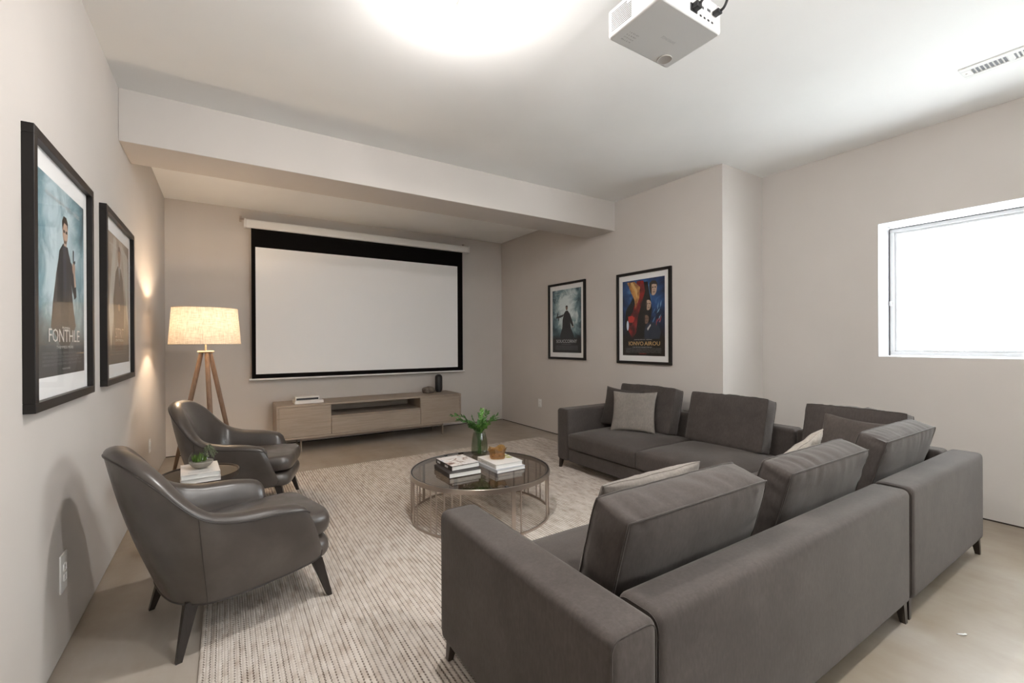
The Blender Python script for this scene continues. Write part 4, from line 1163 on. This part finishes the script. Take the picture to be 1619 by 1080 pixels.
# ------------------------------------------------------------------ framed posters
def flat_poly(bm, pts, y, sx, sz, ox=0, oz=0):
    """pts in 0..1 print coordinates"""
    vs = [bm.verts.new((ox+(x-0.5)*sx, y, oz+(z-0.5)*sz)) for x, z in pts]
    return bm.faces.new(vs)
def cloud_mat(name, stops, centre, sx, sz, scale=6, dark_edge=None, low=None):
    m = mat(name, (0.3, 0.3, 0.3), 0.4)
    v = coords(m)
    n_ = noise_tex(m, v, scale, 7, 0.62, 0.9)
    # distance from a bright centre
    tcn = N(m, 'ShaderNodeTexCoord'); mp = N(m, 'ShaderNodeMapping')
    mp.inputs['Location'].default_value = (-centre[0]/sx, 0, -centre[1]/sz); mp.inputs['Scale'].default_value = (1/sx, 0, 1/sz)
    L(m, tcn.outputs['Object'], mp.inputs['Vector'])
    ln_ = N(m, 'ShaderNodeVectorMath', operation='LENGTH'); L(m, mp.outputs[0], ln_.inputs[0])
    f = math_n(m, 'ADD', math_n(m, 'MULTIPLY', math_n(m, 'SUBTRACT', 1.0, ln_.outputs['Value']), 0.62), math_n(m, 'MULTIPLY', n_, 0.62))
    col = ramp(m, f, stops)
    if low:
        sp = N(m, 'ShaderNodeSeparateXYZ'); L(m, tcn.outputs['Object'], sp.inputs[0])
        mr = N(m, 'ShaderNodeMapRange', interpolation_type='SMOOTHSTEP'); L(m, sp.outputs[2], mr.inputs[0])
        mr.inputs[1].default_value = low[0]; mr.inputs[2].default_value = low[1]; mr.inputs[3].default_value = 1; mr.inputs[4].default_value = 0
        col = mix(m, mr.outputs[0], col, low[2])
    L(m, col, bsdf(m).inputs['Base Color'])
    return m
def poster(label, loc, rz, w, h, fwid, mat_w, mat_h, depth, print_mat):
    """returns root and print size; local -Y faces the room; origin at the centre of the frame on the wall"""
    t = thing('framed_poster', label, 'poster', loc, rz, 'framed film posters')
    bm = new_bm()
    for d in ((-w/2, w/2, -depth, 0, -h/2, -h/2+fwid), (-w/2, w/2, -depth, 0, h/2-fwid, h/2), (-w/2, -w/2+fwid, -depth, 0, -h/2+fwid, h/2-fwid), (w/2-fwid, w/2, -depth, 0, -h/2+fwid, h/2-fwid)):
        add_box(bm, *d, 0.0012, 1)
    obj('frame', bm, 'black_frame', t)
    iw, ih = w-2*fwid, h-2*fwid
    box_obj('mat_board', (-iw/2-0.001, iw/2+0.001, -0.010, -0.002, -ih/2-0.001, ih/2+0.001), 'mat_board', t)
    pw, ph = iw-2*mat_w, ih-2*mat_h
    box_obj('print', (-pw/2, pw/2, -0.0112, -0.0101, -ph/2, ph/2), print_mat, t)
    box_obj('glass', (-iw/2-0.001, iw/2+0.001, -0.0165, -0.0150, -ih/2-0.001, ih/2+0.001), 'picture_glass', t)
    return t, pw, ph
def shape(t, name, polys, mt, pw, ph, lvl):
    bm = new_bm()
    for p in polys: flat_poly(bm, p, -0.0113-0.0002*lvl, pw, ph)
    return obj(name, bm, mt, t, smooth=False)
def ell(cx, cy, rx, ry, n=18, a0=0): return [(cx+rx*math.cos(2*PI*k/n+a0), cy+ry*math.sin(2*PI*k/n+a0)) for k in range(n)]
def ptext(t, body, u, v, size, width, mt, pw, ph, lvl=6, bold=0.0):
    return text_obj('lettering', body, size, mt, t, ((u-0.5)*pw, -0.0113-0.0002*lvl, (v-0.5)*ph), rot=(PI/2, 0, 0), width=width*pw, bold=bold)
coat = mat('print_black_coat', (0.016, 0.017, 0.020), 0.45); coat2 = mat('print_dark_blue', (0.022, 0.032, 0.055), 0.45)
coat3 = mat('print_brown_grey', (0.038, 0.035, 0.034), 0.45)
skin = mat('print_skin', (0.46, 0.32, 0.24), 0.5); skin_d = mat('print_skin_dark', (0.20, 0.12, 0.085), 0.5); hair = mat('print_hair', (0.03, 0.022, 0.018), 0.5)
pale_ink = mat('print_pale_ink', (0.55, 0.56, 0.56), 0.5); grey_ink = mat('print_grey_ink', (0.20, 0.21, 0.22), 0.5)
shirt = mat('print_shirt', (0.55, 0.53, 0.50), 0.5)
CRED = ['LOREMIS PRAD ENTES ORIMAS A VELTOR SANDE', 'TERMOS NELLA BRIDEN OKARI SOLVETE MANDRI', 'ASTORI KELM DRANTES IVOLA PERCUNE TALM', 'OBRENI SALTO MERDANE LUIRE VANTOS KELI']
def credits(t, pw, ph, v0, dv, wd, mt, size):
    for k, c_ in enumerate(CRED): ptext(t, c_, 0.5, v0-k*dv, size, wd, mt, pw, ph, 6)

# left wall, nearest
lw, lh = 0.815, 0.985
PM = cloud_mat('print_teal_sky', [(0.42, (0.012, 0.028, 0.038)), (0.54, (0.040, 0.10, 0.13)), (0.66, (0.14, 0.27, 0.32)), (0.80, (0.50, 0.62, 0.66))], (-0.02, 0.12), 0.62, 0.9, 5.0, low=(-0.33, -0.10, (0.030, 0.032, 0.036)))
t, pw, ph = poster('film poster on left wall nearest the camera, man in black coat raising a pistol', (0, -3.814, 1.546), PI/2, lw, lh, 0.034, 0.055, 0.078, 0.032, PM)
shape(t, 'printed_coat', [[(0.43, 0.66), (0.50, 0.70), (0.60, 0.69), (0.66, 0.64), (0.68, 0.50), (0.73, 0.36), (0.78, 0.27), (0.70, 0.20), (0.60, 0.14), (0.45, 0.14), (0.36, 0.20), (0.25, 0.25), (0.29, 0.38), (0.36, 0.54)]], coat3, pw, ph, 1)
shape(t, 'printed_suit', [[(0.42, 0.66), (0.50, 0.71), (0.60, 0.70), (0.66, 0.62), (0.62, 0.40), (0.60, 0.02), (0.45, 0.02), (0.44, 0.40), (0.38, 0.56)]], coat, pw, ph, 2)
shape(t, 'printed_shirt', [[(0.50, 0.70), (0.56, 0.70), (0.57, 0.50), (0.54, 0.40), (0.51, 0.50)]], coat2, pw, ph, 3)
shape(t, 'printed_arm', [[(0.62, 0.64), (0.69, 0.62), (0.79, 0.50), (0.80, 0.44), (0.75, 0.42), (0.66, 0.52)]], coat, pw, ph, 3)
shape(t, 'printed_face', [ell(0.545, 0.775, 0.058, 0.062), [(0.51, 0.73), (0.58, 0.73), (0.57, 0.695), (0.52, 0.695)]], skin, pw, ph, 3)
shape(t, 'printed_hand', [ell(0.735, 0.60, 0.035, 0.035), [(0.72, 0.60), (0.76, 0.60), (0.79, 0.50), (0.75, 0.49)]], skin, pw, ph, 4)
shape(t, 'printed_hair', [[(0.485, 0.78), (0.48, 0.83), (0.51, 0.86), (0.57, 0.86), (0.605, 0.83), (0.60, 0.79), (0.585, 0.82), (0.52, 0.825)], [(0.50, 0.785), (0.535, 0.785), (0.535, 0.77), (0.505, 0.77)], [(0.552, 0.785), (0.59, 0.785), (0.585, 0.77), (0.552, 0.77)]], hair, pw, ph, 4)
shape(t, 'printed_pistol', [[(0.715, 0.63), (0.735, 0.63), (0.74, 0.70), (0.715, 0.705)], [(0.735, 0.62), (0.775, 0.635), (0.77, 0.65), (0.735, 0.64)]], coat, pw, ph, 5)
ptext(t, 'EDIMUUNDES, INES / TREES', 0.52, 0.905, 0.022, 0.72, pale_ink, pw, ph)
ptext(t, 'PREMIERA', 0.55, 0.245, 0.014, 0.17, pale_ink, pw, ph)
ptext(t, 'FONTHLE', 0.53, 0.175, 0.075, 0.66, pale_ink, pw, ph, 7, 0.0)
ptext(t, 'THEMMESS MORE', 0.53, 0.14, 0.016, 0.36, pale_ink, pw, ph)
credits(t, pw, ph, 0.110, 0.019, 0.82, grey_ink, 0.014)
ptext(t, 'MANOERREE', 0.55, 0.025, 0.012, 0.17, pale_ink, pw, ph)

# left wall, second: sepia
lw, lh = 0.885, 1.0
PM = cloud_mat('print_sepia', [(0.40, (0.10, 0.075, 0.055)), (0.58, (0.20, 0.145, 0.10)), (0.72, (0.36, 0.28, 0.21)), (0.90, (0.60, 0.55, 0.49))], (0.0, 0.15), 0.62, 0.9, 4.0, low=(-0.30, -0.10, (0.11, 0.085, 0.065)))
t, pw, ph = poster('sepia film poster on left wall, second from the camera, figure in brown suit', (0, -2.681, 1.5575), PI/2, lw, lh, 0.034, 0.055, 0.078, 0.032, PM)
shape(t, 'printed_light', [[(0.10, 0.42), (0.30, 0.98), (0.42, 0.98), (0.30, 0.40), (0.18, 0.10)], [(0.62, 0.98), (0.95, 0.90), (0.95, 0.30), (0.86, 0.45), (0.75, 0.75)]], mat('print_bright_haze', (0.50, 0.46, 0.40), 0.5), pw, ph, 1)
shape(t, 'printed_suit', [[(0.38, 0.72), (0.47, 0.78), (0.60, 0.77), (0.70, 0.68), (0.76, 0.48), (0.74, 0.30), (0.70, 0.10), (0.34, 0.10), (0.30, 0.32), (0.28, 0.50)]], mat('print_brown_suit', (0.17, 0.12, 0.085), 0.5), pw, ph, 2)
shape(t, 'printed_shirt', [[(0.50, 0.78), (0.57, 0.78), (0.545, 0.60)]], shirt, pw, ph, 3)
shape(t, 'printed_tie', [[(0.528, 0.77), (0.548, 0.77), (0.552, 0.64), (0.54, 0.61), (0.53, 0.64)]], coat, pw, ph, 4)
shape(t, 'printed_face', [ell(0.535, 0.86, 0.062, 0.065), [(0.50, 0.81), (0.57, 0.81), (0.565, 0.77), (0.505, 0.77)], ell(0.52, 0.45, 0.05, 0.03)], mat('print_sepia_skin', (0.36, 0.23, 0.15), 0.5), pw, ph, 3)
shape(t, 'printed_hair', [[(0.47, 0.87), (0.47, 0.92), (0.51, 0.945), (0.57, 0.94), (0.60, 0.91), (0.60, 0.87), (0.58, 0.905), (0.50, 0.905)]], skin_d, pw, ph, 4)
ptext(t, 'VANTOR SELLMI', 0.30, 0.905, 0.020, 0.36, shirt, pw, ph); ptext(t, 'OLDRE TANN', 0.76, 0.905, 0.020, 0.28, shirt, pw, ph)
ptext(t, 'SITRIT', 0.53, 0.205, 0.085, 0.36, mat('print_peach_ink', (0.60, 0.47, 0.37), 0.5), pw, ph, 7)
ptext(t, 'ENTRESA', 0.53, 0.175, 0.022, 0.34, shirt, pw, ph, 7)
credits(t, pw, ph, 0.135, 0.022, 0.70, mat('print_tan_ink', (0.30, 0.25, 0.20), 0.5), 0.016)

# right wall, far one
rw, rh = 0.768, 1.040
PM = cloud_mat('print_teal_storm', [(0.44, (0.008, 0.020, 0.028)), (0.56, (0.040, 0.085, 0.105)), (0.68, (0.18, 0.28, 0.31)), (0.82, (0.66, 0.74, 0.74))], (0.0, 0.16), 0.55, 0.8, 7.0, low=(-0.26, -0.17, (0.016, 0.015, 0.016)))
t, pw, ph = poster('teal film poster near the far corner, lone figure in flared long black coat', (W, -1.692, 1.575), -PI/2, rw, rh, 0.030, 0.055, 0.062, 0.028, PM)
shape(t, 'printed_coat', [[(0.42, 0.62), (0.48, 0.66), (0.55, 0.66), (0.62, 0.61), (0.70, 0.50), (0.75, 0.42), (0.70, 0.41), (0.64, 0.47), (0.66, 0.38), (0.76, 0.26), (0.74, 0.20), (0.30, 0.20), (0.28, 0.27), (0.36, 0.40), (0.37, 0.52)]], coat, pw, ph, 1)
shape(t, 'printed_trousers', [[(0.40, 0.22), (0.47, 0.22), (0.47, 0.17), (0.41, 0.17)], [(0.55, 0.22), (0.63, 0.22), (0.62, 0.17), (0.56, 0.17)]], coat3, pw, ph, 2)
shape(t, 'printed_arm', [[(0.42, 0.61), (0.38, 0.57), (0.20, 0.555), (0.20, 0.58), (0.36, 0.60)]], coat, pw, ph, 2)
shape(t, 'printed_weapon', [[(0.14, 0.545), (0.32, 0.56), (0.32, 0.585), (0.14, 0.575)], [(0.17, 0.575), (0.21, 0.575), (0.21, 0.63), (0.18, 0.63)], [(0.22, 0.555), (0.25, 0.555), (0.24, 0.51), (0.21, 0.51)]], coat, pw, ph, 3)
shape(t, 'printed_face', [ell(0.515, 0.70, 0.032, 0.035)], skin_d, pw, ph, 2)
shape(t, 'printed_hair', [[(0.475, 0.70), (0.48, 0.735), (0.515, 0.745), (0.55, 0.735), (0.555, 0.70), (0.54, 0.72), (0.49, 0.72)]], coat, pw, ph, 3)
shape(t, 'printed_hand', [ell(0.73, 0.405, 0.016, 0.014, 10)], skin, pw, ph, 3)
for u, s_ in ((0.18, 'MERSOLANT'), (0.46, 'KORTEL AN'), (0.78, 'DREMOSALINE')): ptext(t, s_, u, 0.93, 0.015, 0.20, pale_ink, pw, ph)
ptext(t, 'SOUCCORNY', 0.50, 0.155, 0.062, 0.72, pale_ink, pw, ph, 7)
ptext(t, 'ENTOBERNIBRES', 0.50, 0.128, 0.013, 0.34, grey_ink, pw, ph)
credits(t, pw, ph, 0.100, 0.019, 0.78, grey_ink, 0.012)

# right wall, near one: blue, red and gold
rw, rh = 0.758, 1.030
PM = cloud_mat('print_navy', [(0.50, (0.002, 0.002, 0.004)), (0.66, (0.006, 0.016, 0.055)), (0.78, (0.02, 0.08, 0.24)), (0.90, (0.16, 0.38, 0.64))], (0.0, 0.22), 0.75, 0.75, 4.0, low=(-0.26, -0.12, (0.006, 0.004, 0.003)))
t, pw, ph = poster('blue, red and gold film poster nearest the window side, three stacked faces', (W, -3.003, 1.5575), -PI/2, rw, rh, 0.030, 0.055, 0.062, 0.028, PM)
red = mat('print_crimson', (0.20, 0.008, 0.012), 0.35); red2 = mat('print_bright_red', (0.48, 0.03, 0.02), 0.35)
gold = mat('print_gold', (0.42, 0.20, 0.05), 0.35); gold2 = mat('print_pale_gold', (0.62, 0.40, 0.16), 0.35); blk = mat('print_black', (0.004, 0.004, 0.005), 0.4)
v = coords(gold); L(gold, ramp(gold, noise_tex(gold, v, 14, 3), [(0.35, (0.16, 0.05, 0.02)), (0.6, (0.55, 0.28, 0.08))]), bsdf(gold).inputs['Base Color'])
v = coords(red); L(red, ramp(red, noise_tex(red, v, 9, 3), [(0.35, (0.03, 0.003, 0.005)), (0.65, (0.30, 0.012, 0.015))]), bsdf(red).inputs['Base Color'])
shape(t, 'printed_shadow', [[(0.08, 0.60), (0.20, 0.70), (0.45, 0.96), (0.62, 0.96), (0.72, 0.60), (0.62, 0.24), (0.15, 0.24), (0.05, 0.40)]], blk, pw, ph, 1)
shape(t, 'printed_ribbon', [[(0.36, 0.98), (0.52, 0.98), (0.56, 0.84), (0.46, 0.66), (0.38, 0.50), (0.34, 0.30), (0.24, 0.23), (0.14, 0.34), (0.13, 0.48), (0.26, 0.58), (0.34, 0.74)]], red, pw, ph, 2)
shape(t, 'printed_panel', [[(0.12, 0.98), (0.30, 0.98), (0.44, 0.90), (0.42, 0.76), (0.33, 0.62), (0.30, 0.74), (0.20, 0.86)]], gold, pw, ph, 3)
shape(t, 'printed_stripe', [[(0.20, 0.97), (0.26, 0.975), (0.37, 0.86), (0.37, 0.74), (0.32, 0.84)]], gold2, pw, ph, 4)
shape(t, 'printed_flare', [[(0.14, 0.52), (0.24, 0.53), (0.31, 0.50), (0.27, 0.44), (0.16, 0.44)]], red2, pw, ph, 4)
shape(t, 'printed_spark', [ell(0.13, 0.40, 0.028, 0.065)], mat('print_spark', (0.60, 0.70, 0.80), 0.5), pw, ph, 5)
for (cx, cy, r, hr, sk) in ((0.75, 0.86, 0.088, True, skin), (0.63, 0.66, 0.072, False, skin), (0.585, 0.475, 0.062, False, skin_d)):
    k = pw/ph
    shape(t, 'printed_face', [[(cx+r*math.cos(q)*(1.0 if math.sin(q) > 0 else 0.88), cy+r*1.25*k*math.sin(q)*(1.0 if math.sin(q) > 0 else 1.15)) for q in [2*PI*i/20 for i in range(20)]]], sk, pw, ph, 3)
    # shaded half, brows, eyes, nose, mouth
    shape(t, 'printed_features', [[(cx-r, cy+r*0.2*k), (cx-r*0.95, cy+r*1.1*k), (cx-r*0.45, cy+r*1.35*k), (cx-r*0.40, cy), (cx-r*0.45, cy-r*1.3*k), (cx-r*0.85, cy-r*0.8*k)],
        [(cx-r*0.30, cy+r*0.34*k), (cx+r*0.05, cy+r*0.38*k), (cx+r*0.05, cy+r*0.16*k), (cx-r*0.30, cy+r*0.14*k)], [(cx+r*0.30, cy+r*0.38*k), (cx+r*0.72, cy+r*0.34*k), (cx+r*0.70, cy+r*0.14*k), (cx+r*0.30, cy+r*0.16*k)],
        [(cx+r*0.05, cy-r*0.28*k), (cx+r*0.30, cy-r*0.28*k), (cx+r*0.26, cy-r*0.40*k), (cx+r*0.05, cy-r*0.40*k)], [(cx-r*0.15, cy-r*0.66*k), (cx+r*0.45, cy-r*0.66*k), (cx+r*0.40, cy-r*0.80*k), (cx-r*0.12, cy-r*0.80*k)]], hair, pw, ph, 4)
    if hr: shape(t, 'printed_hair', [[(cx-r*1.05, cy), (cx-r*1.05, cy+r*1.2*k), (cx-r*0.3, cy+r*1.7*k), (cx+r*0.6, cy+r*1.6*k), (cx+r*1.08, cy+r*0.9*k), (cx+r*1.0, cy+r*0.1*k), (cx+r*0.8, cy+r*0.8*k), (cx, cy+r*0.95*k), (cx-r*0.6, cy+r*0.8*k)]], hair, pw, ph, 5)
shape(t, 'printed_suit', [[(0.60, 0.42), (0.70, 0.44), (0.86, 0.40), (0.92, 0.30), (0.88, 0.22), (0.54, 0.22), (0.54, 0.34)]], coat2, pw, ph, 2)
shape(t, 'printed_collar', [[(0.60, 0.35), (0.68, 0.41), (0.69, 0.39), (0.62, 0.325)]], pale_ink, pw, ph, 4)
rnd = random.Random(4)
for k, mtc in enumerate((mat('print_blue_glint', (0.06, 0.16, 0.35), 0.5), mat('print_blue_pale', (0.20, 0.36, 0.52), 0.5), mat('print_red_glint', (0.35, 0.05, 0.06), 0.5))):
    pl = []
    for q in range(5):
        cx, cy = rnd.uniform(0.72, 0.93), rnd.uniform(0.44, 0.70) if k < 2 else rnd.uniform(0.42, 0.50); a = rnd.uniform(0.6, 1.4)
        pl.append([(cx+0.05*math.cos(a), cy+0.05*math.sin(a)), (cx+0.008, cy-0.008), (cx-0.05*math.cos(a), cy-0.05*math.sin(a)), (cx-0.008, cy+0.008)])
    shape(t, 'printed_glint', pl, mtc, pw, ph, 3+k)
ptext(t, 'SCRAEMES SEMTISCR.  MARNENE', 0.5, 0.205, 0.012, 0.42, pale_ink, pw, ph)
ptext(t, 'IONVO', 0.335, 0.135, 0.062, 0.36, gold2, pw, ph, 7, 0.0006); ptext(t, 'AIROU', 0.72, 0.135, 0.062, 0.36, gold2, pw, ph, 7, 0.0006)
ptext(t, 'S aset abn Sesemburgetoe Barupts', 0.48, 0.108, 0.014, 0.46, pale_ink, pw, ph)
credits(t, pw, ph, 0.090, 0.017, 0.84, grey_ink, 0.012)
ptext(t, 'DISCREECE', 0.5, 0.022, 0.013, 0.16, red2, pw, ph)

# ------------------------------------------------------------------ litter
bm = new_bm()
rings = []
n = 14
for i in range(n+1):
    a = PI*1.15*i/n
    r = 0.013
    for_z = 0.0012+0.006*math.sin(a*0.8)
    rings.append([bm.verts.new((0.020*math.cos(a), r*math.sin(a), for_z)), bm.verts.new((0.015*math.cos(a), r*0.6*math.sin(a), for_z+0.002)), bm.verts.new((0.015*math.cos(a), r*0.6*math.sin(a), max(0.0003, for_z-0.001))), bm.verts.new((0.020*math.cos(a), r*math.sin(a), max(0.0003, for_z-0.002)))])
for A, B in zip(rings, rings[1:]):
    for k in range(4): bm.faces.new((A[k], A[(k+1) % 4], B[(k+1) % 4], B[k]))
bm.faces.new(rings[0]); bm.faces.new(rings[-1][::-1])
o = obj('plastic_scrap', bm, 'white'); o.location = (3.28, -5.782, 0.0); o.rotation_euler = (0, 0, 2.4)
tag(o, 'tiny curled white plastic scrap on the concrete behind the sofa', 'litter')
